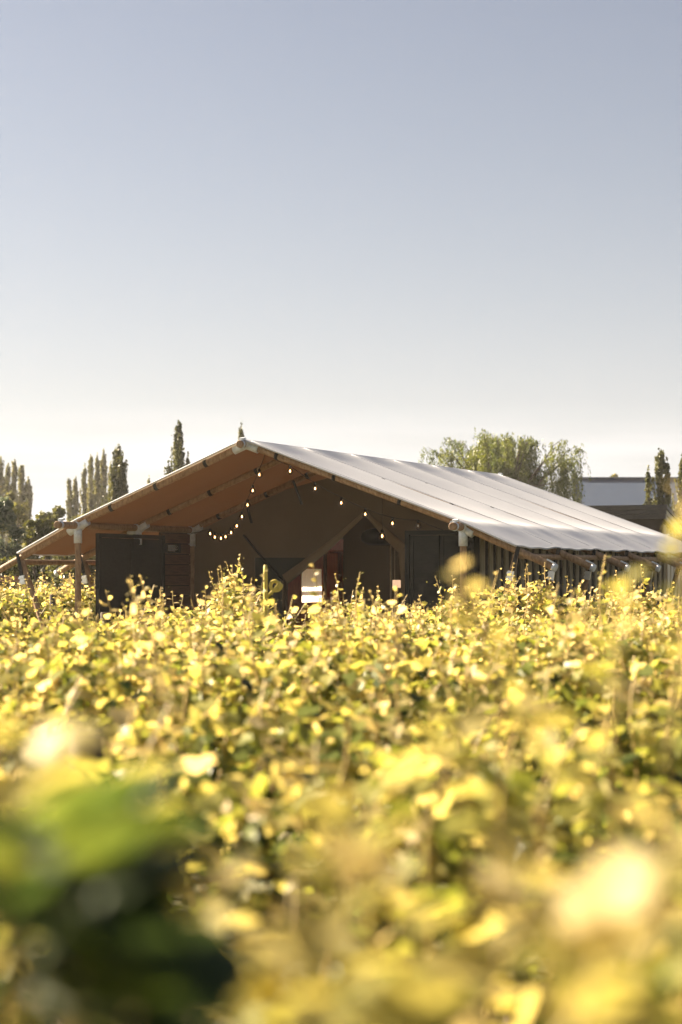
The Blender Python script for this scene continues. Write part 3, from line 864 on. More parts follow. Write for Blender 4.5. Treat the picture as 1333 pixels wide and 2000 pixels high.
def spire(h, rmax, seed, nb=130, per=60, leaf=0.16, base=0.06, lean=3.0, ragged=0.5, prof=None):
    """points of a columnar crown: steep pointed shoots round a trunk, each a tapering plume of leaves"""
    r_ = np.random.default_rng(seed)
    t = base + (0.93 - base) * r_.random(nb) ** 0.9
    if prof is None: prof = lambda q: np.minimum(1, (1 - q) * 2.2) ** 0.8 * np.minimum(1, 0.45 + q * 2.2)
    az = r_.random(nb) * 2 * np.pi
    reach = rmax * prof(t) * (1 - ragged + ragged * 1.45 * r_.random(nb) ** 1.2)
    t[0], reach[0] = 0.80, 0.02
    up = np.minimum(lean * (reach + 0.15 * rmax) * (0.6 + 0.8 * r_.random(nb)), (1.0 - t) * h * (0.75 + 0.25 * r_.random(nb)))
    up[0] = (1.0 - t[0]) * h
    out = np.stack([np.cos(az), np.sin(az), 0 * az], 1)
    u = r_.random((nb, per)) ** 0.8
    Q = np.stack([0 * t, 0 * t, t * h], 1)[:, None, :] + out[:, None, :] * (reach[:, None] * np.sin(u * 1.5))[:, :, None]
    Q[:, :, 2] += up[:, None] * u ** 1.2
    sig = (0.085 * rmax + 0.015) * (1.0 - 0.9 * u)[:, :, None] + 0.012
    Q += r_.normal(size=Q.shape) * sig
    tone = np.clip(r_.random(nb)[:, None] * 0.75 + 0.25 * r_.random((nb, per)), 0, 1)
    Q = Q.reshape(-1, 3); Q[:, 2] = np.maximum(Q[:, 2], 0.2)
    return Q, tone.ravel()

def spire_tree(name, label, cat, px, py, Y, rpx, seed, mat, nb=260, per=26, leaf=0.16, sub=None, group=None, ragged=0.55, lean=2.8, prof=None):
    h = hz(py, Y); r0 = rpx / F * Y
    Q, tn = spire(h, r0, seed, nb, per, leaf, 0.05, lean, ragged, prof)
    parts = [(Q, tn)]
    tr = MB(); tr.tube([(0, 0, 0), (0.02, 0, h * 0.4), (0, 0.02, h * 0.96)], [0.035 * h * 0.6, 0.02 * h * 0.6, 0.012], 8)
    if sub:
        for (dx, fh_, rr, sd_) in sub:
            q2, t2 = spire(h * fh_, r0 * rr, seed + sd_, int(nb * 0.6), per, leaf, 0.12, lean, ragged, prof)
            b_ = dx / F * Y
            w_ = np.clip(q2[:, 2:3] / (h * fh_ * 0.35), 0, 1)
            q2[:, 0:1] += b_ * w_
            parts.append((q2, t2))
            tr.tube([(0, 0, h * 0.06), (b_ * 0.7, 0, h * fh_ * 0.35), (b_, 0, h * fh_ * 0.95)], [0.012 * h, 0.008 * h, 0.01], 6)
    Q = np.concatenate([p[0] for p in parts]); tn = np.concatenate([p[1] for p in parts])
    r_ = np.random.default_rng(seed + 99)
    V, Fc, tv = rhombs(Q, leaf * (0.7 + 0.6 * r_.random(len(Q))), tn, 0.6, (0, 0, 0.55), seed)
    return tree_obj(name, label, cat, (hx(px, Y), Y, 0), np_mesh('crown', V, Fc, tv), M[mat], tr, group)

con_prof = lambda q: np.minimum(1, (1 - q) * 1.9) ** 0.9 * np.minimum(1, 0.5 + q * 2.0)
# conifers
spire_tree('conifer', 'dark slim conifer with a ragged pointed top beside the hazy poplars', 'tree', 232, 866, 80, 27, 1, 'conifer', 120, 75, 0.11, [(-13, 0.88, 0.5, 7), (12, 0.85, 0.5, 9), (4, 0.95, 0.4, 13)], ragged=0.6, lean=2.6, prof=con_prof)
spire_tree('conifer', 'tallest slim conifer, rising behind the left roof slope', 'tree', 348, 821, 82, 26, 2, 'conifer', 120, 75, 0.11, [(-18, 0.80, 0.45, 3), (19, 0.84, 0.45, 5), (9, 0.88, 0.4, 15)], ragged=0.6, lean=2.6, prof=con_prof)
spire_tree('conifer', 'conifer tip peeping over the tent ridge', 'tree', 471, 818, 84, 16, 3, 'conifer', 120, 70, 0.11, prof=con_prof)
spire_tree('conifer', 'dark twin-topped conifer in front of the blue-grey roof', 'tree', 1290, 868, 72, 20, 4, 'conifer', 120, 75, 0.10, [(-24, 0.88, 0.55, 3), (14, 0.93, 0.6, 5)], prof=con_prof)
spire_tree('conifer', 'dark conifer cut by the right edge of the picture', 'tree', 1333, 882, 70, 18, 5, 'conifer', 120, 75, 0.10, [(10, 0.9, 0.6, 3)], prof=con_prof)
spire_tree('young_tree', 'small tree tip just showing over the left roof slope', 'tree', 292, 930, 84, 9, 6, 'poplar', 60, 50, 0.13)
spire_tree('young_tree', 'tiny tree top over the roof slope beside the tallest conifer', 'tree', 268, 950, 90, 7, 8, 'poplar', 60, 50, 0.13)
# poplars
pop = [(2, 893, 150, 13), (16, 905, 152, 9), (28, 896, 150, 10), (43, 908, 151, 11), (56, 932, 153, 9)]
names_l = ['leftmost tall hazy poplar at the left edge', 'second hazy poplar from the left edge', 'third hazy poplar from the left edge',
           'fourth hazy poplar from the left edge, broad top', 'shortest of the hazy poplars at the left edge']
for i, (px, py, Y, rp_) in enumerate(pop):
    spire_tree('poplar', names_l[i], 'tree', px, py, Y, rp_, 20 + i, 'poplar', 100, 60, 0.20, group='poplars at the left edge', lean=4.0, ragged=0.6)
pop2 = [(136, 934, 150, 9), (148, 930, 148, 8), (166, 905, 152, 9), (178, 888, 150, 9), (190, 884, 149, 8), (203, 874, 151, 9), (217, 900, 153, 9)]
names_r = ['leftmost poplar of the group left of the dark conifer', 'low second poplar of the group left of the dark conifer', 'third poplar of the group left of the dark conifer',
           'fourth poplar of the group left of the dark conifer', 'fifth poplar of the group, slim, left of the dark conifer', 'tallest poplar of the group, next to the dark conifer',
           'poplar half hidden behind the dark conifer']
for i, (px, py, Y, rp_) in enumerate(pop2):
    spire_tree('poplar', names_r[i], 'tree', px, py, Y, rp_, 40 + i, 'poplar', 100, 60, 0.20, group='poplars left of the conifer', lean=4.0, ragged=0.6)

def bush(name, label, px0, px1, py, Y, seed, mat, leaf=0.1, n=9000, depth=None, clumps=60, group=None, cat='bush'):
    """a rounded, uneven crown of leaf clumps on a few stems, from the ground up"""
    r_ = np.random.default_rng(seed)
    w = (px1 - px0) / F * Y / 2; h = hz(py, Y); dpt = depth or w * 0.9
    th = r_.random(clumps) * 2 * np.pi; q = r_.random(clumps) ** 0.5; ph = r_.random(clumps)
    zc = h * (0.12 + 0.80 * ph)
    env = np.sqrt(np.clip(1 - ((zc / h - 0.45) / 0.56) ** 2, 0.03, 1))
    C = np.stack([np.cos(th) * q * w * env * 0.9, np.sin(th) * q * dpt * env * 0.9, zc], 1)
    cr = (0.10 + 0.16 * r_.random(clumps)) * min(w, h) * 1.3
    idx = r_.integers(0, clumps, n)
    dirs = unit(r_.normal(size=(n, 3)))
    Q = C[idx] + dirs * (cr[idx] * r_.random(n) ** 0.33)[:, None]
    Q[:, 2] = np.clip(Q[:, 2], 0.05, h * 1.02)
    tone = np.clip(0.55 * r_.random(clumps)[idx] + 0.45 * r_.random(n), 0, 1)
    V, Fc, tv = rhombs(Q, leaf * (0.6 + 0.8 * r_.random(n)), tone, 0.5, None, seed)
    tr = MB()
    for k in range(5):
        e = C[r_.integers(0, clumps)]
        tr.tube([(r_.normal() * 0.08, r_.normal() * 0.08, 0), (e[0] * 0.4, e[1] * 0.4, e[2] * 0.5), tuple(e)], [0.05 + 0.01 * h, 0.035, 0.01], 6)
    return tree_obj(name, label, cat, (hx((px0 + px1) / 2, Y), Y, 0), np_mesh('crown', V, Fc, tv), M[mat], tr, group)

bush('olive_tree', 'grey-green olive tree at the left edge behind the tent eave', -75, 56, 957, 50, 61, 'olive', 0.11, 14000, clumps=70, cat='tree')
bush('shrub', 'dark green shrub between the olive tree and the left tent post', 36, 116, 990, 54, 62, 'bush', 0.11, 11000, cat='bush')
bush('shrub', 'light yellowish shrub behind the grey-green olive tree', -20, 75, 948, 78, 63, 'poplar', 0.15, 10000, cat='bush')
bush('shrub', 'ragged shrub rising over the left tent eave', 58, 150, 972, 70, 64, 'bush', 0.15, 9000, cat='bush')
bush('shrub', 'sunlit shrub below the poplars behind the left roof slope', 120, 215, 988, 72, 65, 'poplar', 0.14, 9000, cat='bush')
bush('shrub', 'low shrub half hidden by the left roof slope under the conifer', 190, 300, 980, 74, 66, 'poplar', 0.14, 8000, cat='bush')
bush('shrub', 'dark shrub seen under the left eave beside the post', 90, 200, 1058, 47, 67, 'bush', 0.10, 9000, cat='bush')
bush('shrub', 'dark shrub at the far left under the eave tail', -60, 70, 1085, 46, 68, 'bush', 0.10, 8000, cat='bush')
for i, (a, b_, py, lb) in enumerate(((1172, 1215, 921, 'leftmost pale round tree over the blue-grey roof'), (1182, 1228, 912, 'tallest pale round tree over the blue-grey roof'), (1216, 1262, 916, 'rightmost pale round tree over the blue-grey roof'))):
    bush('round_tree', lb, a, b_, py, 190, 70 + i, 'poplar', 0.35, 5000, group='pale round trees beyond the blue-grey roof', cat='tree')
# low belt of trees beyond everything
bush('hedge', 'low dark hedge far behind the tent, left half', -500, 700, 1085, 210, 75, 'bush', 0.5, 12000, depth=4, clumps=260, cat='hedge')
bush('hedge', 'low dark hedge far behind the shed, right half', 690, 1900, 1085, 212, 76, 'bush', 0.5, 12000, depth=4, clumps=260, cat='hedge')

def willow(px0, px1, py, Y, seed):
    r_ = np.random.default_rng(seed)
    w = (px1 - px0) / F * Y / 2; h = hz(py, Y)
    t = empty('willow_tree', (hx((px0 + px1) / 2, Y), Y, 0))
    tag(t, 'weeping willow with hanging strands behind the right roof slope', 'tree')
    tr = MB(); tr.tube([(0, 0, 0), (0.1, 0, h * 0.25), (0, 0.1, h * 0.45)], [0.5, 0.38, 0.3], 10)
    # limbs carry arching boughs; strands hang from the boughs
    tops = []
    nb = 46
    for k in range(nb):
        az = r_.random() * 2 * math.pi; q = 0.25 + 0.75 * r_.random()
        ex, ey = math.cos(az) * q * w * 0.93, math.sin(az) * q * w * 0.75
        # outline of the crown: higher in the middle, dipping to the right
        ez = h * (1.0 - 0.13 * (ex / w + 0.05) ** 2 - 0.22 * r_.random() - 0.06 * max(0, -ex / w))
        tops.append((ex, ey, ez))
    tops += [(-0.86*w, 0, h*0.90), (-0.62*w, -0.2, h*0.955), (-0.22*w, 0, h*1.0), (-0.1*w, 0.3, h*0.975), (0.10*w, 0, h*0.965), (0.42*w, 0.1, h*0.94), (0.72*w, 0, h*0.945), (0.9*w, 0.2, h*0.91)]
    Qs, Ts, Ds = [], [], []
    for (ex, ey, ez) in tops:
        tr.tube([(0, 0, h * 0.40), (ex * 0.45, ey * 0.45, h * 0.68), (ex * 0.85, ey * 0.85, ez * 0.96), (ex, ey, ez)], [0.13, 0.07, 0.02, 0.008], 6)
        ns = 24
        base_tone = r_.random()
        for s in range(ns):
            u = 0.80 + 0.22 * r_.random()
            sx = ex * u + r_.normal() * 0.17; sy = ey * u + r_.normal() * 0.17
            sz = ez * (0.80 + 0.20 * u) - abs(r_.normal()) * 0.18 - 0.02
            ln = 0.8 + 3.6 * r_.random() ** 1.2
            m = int(ln / 0.055)
            v = np.linspace(0, 1, m)
            ox, oy = ex * 0.05 + r_.normal() * 0.12, ey * 0.05 + r_.normal() * 0.12
            pth = np.stack([sx + ox * np.sqrt(v), sy + oy * np.sqrt(v), sz + 0.22 * np.sin(np.minimum(v * 9, np.pi)) * (1 - v) - ln * v ** 1.15], 1)
            pth += r_.normal(size=pth.shape) * [0.05, 0.05, 0.02]
            Qs.append(pth); Ts.append(np.clip(base_tone * 0.5 + 0.5 * r_.random(m), 0, 1))
    Q = np.concatenate(Qs); T_ = np.concatenate(Ts)
    keep = Q[:, 2] > 0.6; Q, T_ = Q[keep], T_[keep]
    V, Fc, tv = rhombs(Q, 0.17 * (0.7 + 0.6 * r_.random(len(Q))), T_, 0.26, (0, 0, -1.1), seed)
    tr.build('trunk', M['bark'], t)
    c = link_mesh('crown', np_mesh('crown', V, Fc, tv), M['willow'], t); tag(c, kind='stuff')
willow(812, 1146, 838, 98, 81)

# ------------------------------------------------------------------ vines
# one grape leaf: x across, y along the midrib, z its normal; folded along the midrib and slightly cupped
half = [(0.10, -0.10), (0.36, -0.16), (0.50, 0.10), (0.40, 0.22), (0.56, 0.52), (0.34, 0.56), (0.24, 0.82)]
ring = [(0.0, 0.02)] + half + [(0.0, 1.0)] + [(-x, y) for x, y in half[::-1]]
LV = np.array([(0.0, 0.38, 0.0)] + [(x, y, 0.0) for x, y in ring])
LV[:, 2] = 0.30 * np.abs(LV[:, 0]) - 0.22 * (LV[:, 1] - 0.2) ** 2 - 0.35 * LV[:, 0] ** 2
nr_ = len(ring)
LF = np.array([(0, 1 + k, 1 + (k + 1) % nr_) for k in range(nr_)])

def leaves(Pn, D, Nn, S, tone, r_):
    n = len(Pn)
    D = unit(D); Nn = unit(Nn - D * np.sum(D * Nn, 1, keepdims=True)); X = np.cross(D, Nn)
    wx = (0.75 + 0.4 * r_.random(n))[:, None, None]; cz = (r_.normal(size=n) * 0.9 + 0.7)[:, None, None]
    V = Pn[:, None, :] + S[:, None, None] * (X[:, None, :] * LV[None, :, 0:1] * wx + D[:, None, :] * LV[None, :, 1:2] + Nn[:, None, :] * LV[None, :, 2:3] * cz)
    nv = len(LV)
    Fc = (np.arange(n)[:, None, None] * nv + LF[None]).reshape(-1, 3)
    return V.reshape(-1, 3), Fc, np.repeat(tone, nv)

def grow(seed, length=1.5, nshoot=36, top=1.42, wild=0.16, leaf=0.07, fill=900, low=0.55):
    """canes of one vine trained on the wires: stems (MB) and leaves"""
    r_ = np.random.default_rng(seed)
    stems = MB()
    topf = top if callable(top) else (lambda x: top_)
    top_ = 1.42 if callable(top) else top
    top = top_
    Pn, D, Nn, S, T_ = [], [], [], [], []
    for k in range(nshoot):
        x0 = (k + 0.5) / nshoot * length - length / 2 + r_.normal() * 0.05
        y0 = r_.normal() * 0.05
        tall = r_.random() < wild
        zt_ = topf(x0) - 0.05 + r_.normal() * 0.085 + (0.08 + 0.20 * r_.random() if tall else 0)
        lean = np.array([r_.normal() * 0.16, r_.normal() * 0.14, 0])
        sh_t = r_.normal() * 0.10
        npt = 9
        v = np.linspace(0, 1, npt)
        pth = np.stack([x0 + lean[0] * v + 0.02 * np.sin(v * 9 + k), y0 + lean[1] * v ** 1.3 + 0.02 * np.cos(v * 7 + k * 2), 0.72 + (zt_ - 0.72) * v], 1)
        stems.tube([tuple(p) for p in pth], [0.006 * (1 - 0.40 * q) for q in v], 4, False)
        m = int((zt_ - 0.72) / (0.04 if tall else 0.05))
        for j in range(m):
            q = (j + 0.6) / m
            p = np.array([np.interp(q, v, pth[:, a]) for a in range(3)])
            az = (j % 2) * math.pi + r_.normal() * 0.9 + k
            out = np.array([math.cos(az), math.sin(az), 0.0])
            sz = leaf * (1.15 - 0.62 * q ** 2.2) * (0.75 + 0.5 * r_.random())
            if q > 0.9: sz *= 0.6
            pet = sz * (0.7 - 0.5 * q)
            droop = 0.35 - 0.75 * q * (0.6 + 0.4 * r_.random()) if q > 0.55 else 0.35
            Pn.append(p + out * pet + [0, 0, pet * 0.35]); D.append(out + [0, 0, -droop])
            Nn.append(np.array([0, 0, 0.7]) + out * 0.6 + r_.normal(size=3) * 0.65)
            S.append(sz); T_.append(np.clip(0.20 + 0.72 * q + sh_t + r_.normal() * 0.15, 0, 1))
            if r_.random() < 0.30 and 0.2 < q < 0.95:      # a small side shoot
                for jj in range(3):
                    o2 = out + r_.normal(size=3) * 0.5
                    Pn.append(p + out * (pet + 0.05 * jj) + r_.normal(size=3) * 0.02 + [0, 0, 0.02 * jj]); D.append(o2)
                    Nn.append(np.array([0, 0, 1.0]) + r_.normal(size=3) * 0.7); S.append(sz * 0.6 * (1 - 0.2 * jj)); T_.append(np.clip(0.3 + 0.5 * q + r_.normal() * 0.12, 0, 1))
    for k in range(fill):                                   # leaves hanging out of the hedge faces
        xf = (r_.random() - 0.5) * length
        z = low + (topf(xf) - 0.08 - low) * r_.random() ** 0.8
        sgn = 1 if r_.random() < 0.5 else -1
        p = np.array([xf, sgn * (0.06 + 0.22 * r_.random()) + r_.normal() * 0.03, z])
        out = np.array([r_.normal() * 0.5, sgn, 0.0])
        Pn.append(p); D.append(out + [0, 0, -0.5 + 0.3 * r_.normal()]); Nn.append(np.array([0, 0, 0.8]) + out * 0.8 + r_.normal(size=3) * 0.4)
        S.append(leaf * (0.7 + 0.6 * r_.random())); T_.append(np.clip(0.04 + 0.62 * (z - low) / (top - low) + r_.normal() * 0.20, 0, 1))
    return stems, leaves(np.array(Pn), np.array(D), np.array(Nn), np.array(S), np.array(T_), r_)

variants = []
def vine_variant(seed, **kw):
    stems, (V, Fc, tv) = grow(seed, **kw)
    r_ = np.random.default_rng(seed + 500)
    me_l = np_mesh('foliage', V, Fc, tv); me_l.materials.append(M['vine'])
    ms = bpy.data.meshes.new('canes'); ms.from_pydata(stems.v, [], stems.f); ms.polygons.foreach_set('use_smooth', stems.sm); ms.materials.append(M['cane'])
    tk = MB()
    pts = [(0, 0, 0), (0.02, 0.015, 0.2), (-0.015, -0.01, 0.42), (0.01, 0.01, 0.62), (0, 0, 0.74)]
    tk.tube(pts, [0.038, 0.03, 0.026, 0.028, 0.032], 8)
    mt = bpy.data.meshes.new('trunk'); mt.from_pydata(tk.v, [], tk.f); mt.polygons.foreach_set('use_smooth', tk.sm); mt.materials.append(M['bark'])
    ck = MB(); L_ = kw.get('length', 1.5) / 2
    ck.tube([(x, 0.012 * math.sin(x * 9 + seed), 0.735 + 0.012 * math.sin(x * 13 + seed)) for x in np.linspace(-L_, L_, 11)], 0.017, 7)
    mc = bpy.data.meshes.new('cordon'); mc.from_pydata(ck.v, [], ck.f); mc.polygons.foreach_set('use_smooth', ck.sm); mc.materials.append(M['bark'])
    return (mt, mc, ms, me_l)
for s in range(8): variants.append(vine_variant(200 + s))
calm_v = [vine_variant(360 + s, wild=0.0, nshoot=28, fill=620) for s in range(3)]
tall_v = [vine_variant(300 + s, top=1.52, wild=0.35) for s in range(3)]
low_v = [vine_variant(330 + s, top=1.18, wild=0.08) for s in range(2)]

def vine(kind, x, y, rz, label, group, sz=1.0):
    t = empty('grapevine', (x, y, 0), rz); t.scale = (1, 1, sz)
    tag(t, label, 'grapevine', group)
    for nm, me in zip(('trunk', 'cordon', 'canes', 'foliage'), kind):
        o = bpy.data.objects.new(nm, me); COL.objects.link(o); o.parent = t
        if nm in ('foliage', 'canes'): o['kind'] = 'stuff'
    return t

# rows run across the view, a little askew
marks = [(-900, 'farthest past the left edge'), (-500, 'well past the left edge'), (-170, 'just past the left edge'), (60, 'at the left edge'), (200, 'below the left tent post'), (330, 'below the dark left shutter'), (470, 'below the plank wall'),
         (590, 'below the mesh window'), (700, 'below the tent doorway'), (800, 'below the black lampshade'), (905, 'below the right tent post'), (1030, 'below the board wall'),
         (1180, 'below the rafter tails'), (1330, 'at the right edge'), (1500, 'just past the right edge'), (1900, 'well past the right edge'), (2600, 'farthest past the right edge')]
def mark(px):
    return min(marks, key=lambda m: abs(m[0] - px))[1]
ORD = ['first', 'second', 'third', 'fourth', 'fifth', 'sixth', 'seventh', 'eighth', 'ninth', 'tenth']
rows_y = [2.7, 4.7, 6.7, 8.8, 10.9, 13.0, 15.1, 17.2, 19.3, 21.2]
SKEW = 0.07
sil = [(-200,1235),(0,1235),(110,1240),(140,1200),(170,1180),(230,1205),(260,1190),(300,1205),(340,1165),(400,1165),(430,1105),(460,1095),(490,1130),(530,1160),
       (560,1210),(600,1215),(640,1175),(690,1150),(730,1160),(760,1190),(800,1170),(850,1165),(890,1140),(920,1150),(960,1120),(1000,1135),(1050,1105),(1090,1140),
       (1150,1150),(1200,1130),(1250,1150),(1280,1120),(1333,1150),(1500,1140)]
sil_x, sil_y = [a for a, b in sil], [b for a, b in sil]
used = {}
vine_roots = []
for ri, y0 in enumerate(rows_y):
    half_w = 0.19 * y0 + 2.6
    n = int(math.ceil(2 * half_w / 1.5))
    off = random.uniform(-0.5, 0.5)
    for k in range(n):
        x = -n * 0.75 + 0.75 + k * 1.5 + off * 0.6
        y = y0 + SKEW * x
        px = 666.5 + x / y * F
        r1 = random.random()
        kind = variants[random.randrange(8)]
        szv = random.uniform(0.96, 1.04)
        if ri < 3: kind = calm_v[k % 3]; szv = random.uniform(0.95, 1.0)
        elif ri >= 7 and px < 140: kind = low_v[k % 2]
        elif ri >= 8 and 540 < px < 640: szv = 0.95
        if ri in (7, 8) and -100 < px < 1420:
            kind = vine_variant(440 + 20 * ri + k, top=lambda xx, x=x, y=y: min(1.40, hz(float(np.interp(666.5 + (x + xx) / y * F, sil_x, sil_y)) + 14, y)), wild=0.08)
            r1, szv = 1.0, 1.0
        if ri == len(rows_y) - 1 and -300 < px < 1600:      # the row next to the tent keeps the uneven outline of the photograph's vines
            kind = vine_variant(400 + k, top=lambda xx, x=x, y=y: hz(float(np.interp(666.5 + (x + xx) / y * F, sil_x, sil_y)), y) - 0.06, nshoot=44, fill=1000, wild=0.12)
            r1, szv = 1.0, 1.0
        if px < -300 or px > 1633: szv *= 0.98
        key = (ri, mark(px)); used[key] = used.get(key, 0) + 1
        lab = 'grapevine %s, in the %s row from the camera' % (key[1], ORD[ri])
        if used[key] > 1: lab = 'grapevine %s, %s from left there, in %s row from camera' % (key[1], ORD[used[key] - 1], ORD[ri])
        vine_roots.append(vine(kind, x, y, math.atan(SKEW) + (math.pi if r1 < 0.5 else 0), lab, 'grapevines in the rows before the tent', szv))
# rows beyond, left of the tent
for ri, y0 in enumerate((27.5, 30.5, 33.5, 36.5)):
    for k in range(4):
        x = hx(-60, y0) + 1.5 * k * 0.95
        px = 666.5 + x / y0 * F
        if px > 128 + ri * 14: continue
        vine(variants[(k + ri * 3) % 8], x, y0, math.pi * (k % 2), 'grapevine left of the tent, %s from the left edge in the %s row beside it' % (ORD[k], ORD[ri]), 'grapevines left of the tent', 1.08)

# unseen tall vine, added out of view on the left to shade the corner leaves
vine(tall_v[0], -0.85, 1.65, R(82), 'unseen tall grapevine added to shade the bottom left corner', 'grapevines in the rows before the tent', 1.14)

# trellis posts
def trellis_post(px, py, Y, r_, label):
    t = empty('trellis_post', (hx(px, Y), Y, 0)); tag(t, label, 'post')
    h = hz(py, Y)
    MB().tube([(0, 0, -0.0), (0.004, 0, h * 0.5), (0, 0, h - 0.012), (0, 0, h)], [r_ * 1.05, r_, r_ * 0.98, r_ * 0.86], 10).build('timber', M['postw'], t)
    MB().tube([(0, -r_ - 0.004, h - 0.12), (0, -r_ - 0.03, h - 0.13), (0, -r_ - 0.004, h - 0.15)], 0.004, 5).build('staple', M['wire'], t)
trellis_post(172, 1432, 5.2, 0.045, 'blurred dark trellis post among the vines at left')
trellis_post(104, 1160, 25.0, 0.045, 'dark trellis post between the left tent post and its brace')
trellis_post(205, 1196, 22.4, 0.05, 'dark trellis post in front of the left shutter')

# the curled yellow stem in front of the mesh window
tq = at(520, 1105, 18.0)
ct = []
for k in range(8): ct.append(at(519 - 1.0 * k * 0.0, 1103 + k * 9, 18.0) - Vector((tq.x, tq.y, 0)))
o = empty('curled_stem', (tq.x, tq.y, 0)); tag(o, 'thick yellow stem with a curled tip before the mesh window', 'stem')
MB().tube([(p.x, p.y, p.z) for p in ct] + [(0, 0, 0.9), (0, 0, 0.0)], [0.014] + [0.019] * 7 + [0.019, 0.019], 8).build('stalk', M['yellow'], o)
cc = at(538, 1143, 18.0) - Vector((tq.x, tq.y, 0))
pts = []
for k in range(26):
    a = R(-200) + k / 25 * R(420); rr_ = 0.058 * (1 - 0.55 * k / 25)
    pts.append((cc.x + math.cos(math.pi - a) * rr_, cc.y, cc.z + math.sin(a) * rr_))
s_ = at(521, 1166, 18.0) - Vector((tq.x, tq.y, 0))
pts = [(s_.x, s_.y, s_.z)] + pts
MB().tube(pts, [0.016] * 20 + [0.014] * 7, 8).build('curl', M['yellow'], o)

# ------------------------------------------------------------------ nearest shoots, leaf by leaf
def leaf_mesh_fine(seed, tone):
    """a grape leaf with veins in relief, toothed edge and its own curl"""
    r_ = np.random.default_rng(seed)
    n = len(ring)
    rg = []
    for i in range(n):                                          # two teeth between the outline points
        a, b = np.array(ring[i]), np.array(ring[(i + 1) % n])
        rg.append(a); rg.append(a * 0.66 + b * 0.34 + (a - [0, 0.38]) * 0.05); rg.append(a * 0.33 + b * 0.67)
    rg = np.array(rg); c = np.array([0, 0.38])
    V, Fc = [(0, 0.38)], []
    m = len(rg)
    for f_ in (0.4, 0.75, 1.0): V += [tuple(c + (p - c) * f_) for p in rg]
    for k in range(m):
        k2 = (k + 1) % m
        Fc.append((0, 1 + k, 1 + k2))
        for l in range(2):
            a, b, c2, d = 1 + l*m + k, 1 + (l+1)*m + k, 1 + (l+1)*m + k2, 1 + l*m + k2
            Fc += [(a, b, c2), (a, c2, d)]
    V = np.array(V); x, y = V[:, 0], V[:, 1]
    cup = 0.30 + 0.15 * r_.normal(); cur = 0.25 + 0.1 * r_.normal()
    z = cup * np.abs(x) - cur * (y - 0.2) ** 2 - 0.3 * x ** 2 + 0.03 * np.sin(9 * np.arctan2(x, y - 0.1) + r_.random() * 6) * np.hypot(x, y - 0.1)
    me = np_mesh('leaf', np.stack([x, y, z], 1), np.array(Fc), np.full(len(V), tone) + 0.05 * r_.normal(size=len(V)))
    me.polygons.foreach_set('use_smooth', [True] * len(me.polygons))
    me.materials.append(M['vine'])
    return me
fine = [(leaf_mesh_fine(700 + i, t), t) for i, t in enumerate((0.06, 0.18, 0.3, 0.42, 0.55, 0.68, 0.8, 0.92))]

def near_shoot(parent, pts, sizes, tones, seed, step=0.05):
    """a cane through world points with separate leaf children"""
    r_ = np.random.default_rng(seed)
    base = parent.matrix_world.inverted() if False else Matrix.Translation(-Vector(parent.location))
    pl = [base @ Vector(p) for p in pts]
    dense = []
    for i in range(len(pl) - 1):
        for k in range(4): dense.append(pl[i].lerp(pl[i + 1], k / 4))
    dense.append(pl[-1])
    rad = list(np.linspace(0.0045, 0.0018, len(dense)))
    cane = MB().tube(dense, rad, 7).build('cane', M['cane'], parent)
    total = sum((dense[i + 1] - dense[i]).length for i in range(len(dense) - 1))
    n = max(3, int(total / step))
    for j in range(n + 1):
        q = j / n; f_ = q * (len(dense) - 1); i = min(int(f_), len(dense) - 2)
        p = dense[i].lerp(dense[i + 1], f_ - i)
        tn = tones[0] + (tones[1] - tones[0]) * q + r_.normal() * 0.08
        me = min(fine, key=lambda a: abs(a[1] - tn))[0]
        s = (sizes[0] + (sizes[1] - sizes[0]) * q) * (0.8 + 0.4 * r_.random())
        az = (j % 2) * math.pi + r_.normal() * 0.8 + seed
        out = Vector((math.cos(az), math.sin(az), 0.25 + 0.3 * q)).normalized()
        nrm = Vector((r_.normal() * 0.5, r_.normal() * 0.5 - 0.2, 1.0)) - out * 0.2
        Y_ = (out - Vector((0, 0, 0.45 * (1 - q)))).normalized(); Z_ = (nrm - Y_ * nrm.dot(Y_)).normalized(); X_ = Y_.cross(Z_)
        mx = Matrix(((X_.x, Y_.x, Z_.x), (X_.y, Y_.y, Z_.y), (X_.z, Y_.z, Z_.z))).to_4x4()
        o = bpy.data.objects.new('leaf', me); COL.objects.link(o); o.parent = cane
        o.matrix_local = Matrix.Translation(p + out * s * 0.5) @ mx @ Matrix.Scale(s, 4)
def near_vine(label, x, y, shoots):
    t = empty('grapevine', (x, y, 0)); tag(t, label, 'grapevine', 'nearest blurred grapevine shoots')
    MB().tube([(0, 0, 0), (0.02, 0.01, 0.3), (0, 0, 0.72)], [0.035, 0.026, 0.028], 8).build('trunk', M['bark'], t)
    for i, sh_ in enumerate(shoots):
        pix, Y, sizes, tones = sh_
        top_pts = [at(px, py, Y) for px, py in pix]
        low_p = top_pts[0]
        pts = [Vector((x, y, 0.72)).lerp(Vector((low_p.x, low_p.y, min(0.9, low_p.z - 0.05))), 0.6)] + top_pts
        near_shoot(t, pts, sizes, tones, 900 + i * 7 + int(abs(x) * 100))
near_vine('large blurred grapevine in the bottom left corner, its leaves coloured dark for shade', -0.28, 1.45, [  # lowest tones put the corner's shade into the leaf colour
    ([(60, 2050), (40, 1850), (20, 1650)], 1.35, (0.10, 0.09), (0.05, 0.2)),
    ([(150, 2080), (150, 1900), (110, 1740)], 1.30, (0.10, 0.10), (0.02, 0.1)),
    ([(230, 2100), (260, 1980)], 1.35, (0.10, 0.09), (0.05, 0.15)),
    ([(20, 1900), (10, 1650), (25, 1470)], 1.7, (0.09, 0.06), (0.3, 0.75)),
    ([(150, 1850), (200, 1650), (190, 1560)], 1.9, (0.08, 0.06), (0.3, 0.7)),
])
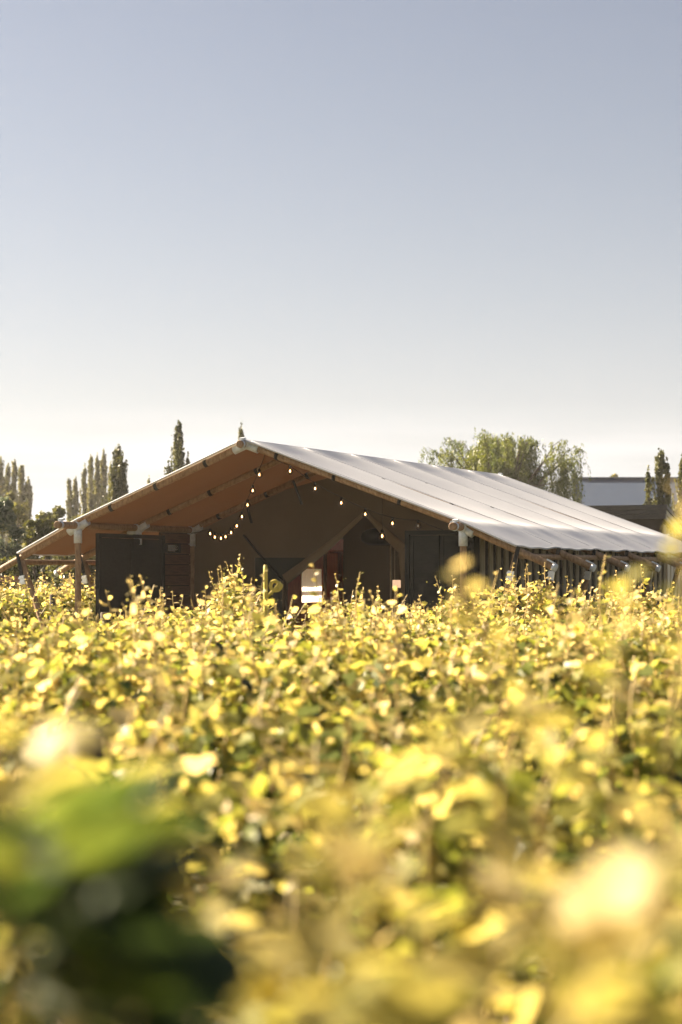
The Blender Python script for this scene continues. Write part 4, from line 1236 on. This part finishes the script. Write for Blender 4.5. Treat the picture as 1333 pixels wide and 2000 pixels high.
near_vine('large blurred golden grapevine at the bottom centre', 0.05, 1.6, [
    ([(560, 2100), (650, 1850), (720, 1560)], 1.75, (0.07, 0.045), (0.5, 0.85)),
    ([(480, 2100), (430, 1900), (370, 1720)], 1.7, (0.075, 0.05), (0.5, 0.85)),
    ([(700, 2150), (640, 2000), (560, 1900)], 1.5, (0.08, 0.06), (0.5, 0.8)),
])
near_vine('large blurred golden grapevine in the bottom right corner', 0.35, 1.55, [
    ([(1000, 2150), (1130, 1990), (1180, 1860)], 1.4, (0.08, 0.07), (0.55, 0.9)),
    ([(900, 2150), (980, 1880), (1060, 1700)], 1.7, (0.07, 0.05), (0.45, 0.85)),
    ([(1180, 2100), (1290, 1800), (1333, 1600)], 1.75, (0.075, 0.05), (0.4, 0.8)),
    ([(860, 2120), (800, 1900), (770, 1720)], 1.8, (0.07, 0.05), (0.5, 0.85)),
])
near_vine('blurred grapevine with tall shoots rising at the right edge', 0.62, 3.3, [
    ([(1190, 1500), (1205, 1290), (1215, 1140)], 3.0, (0.06, 0.03), (0.4, 0.8)),
    ([(1300, 1500), (1345, 1250), (1330, 965)], 2.9, (0.055, 0.022), (0.4, 0.8)),
    ([(1050, 1600), (1090, 1480), (1080, 1400)], 2.9, (0.07, 0.05), (0.4, 0.8)),
])
near_vine('blurred grapevine whose lone shoot crosses the right tent post', 0.2, 3.4, [
    ([(985, 1420), (955, 1260), (880, 1115)], 3.0, (0.05, 0.024), (0.5, 0.85)),
    ([(830, 1640), (870, 1500), (885, 1420)], 3.1, (0.07, 0.05), (0.45, 0.8)),
])

# ------------------------------------------------------------------ the hazy evening air
hzb = MB().box(-90, 90, -6, 232, -1.0, 17.5).build('haze', None)
tag(hzb, kind='stuff')
hm, hnt, hout = new_mat('evening_haze')
hv = hnt.nodes.new('ShaderNodeVolumePrincipled')
hv.inputs['Color'].default_value = (0.95, 0.93, 0.9, 1); hv.inputs['Density'].default_value = 0.00032; hv.inputs['Anisotropy'].default_value = 0.4
hnt.links.new(hv.outputs['Volume'], hout.inputs['Volume'])
hzb.data.materials.append(hm)
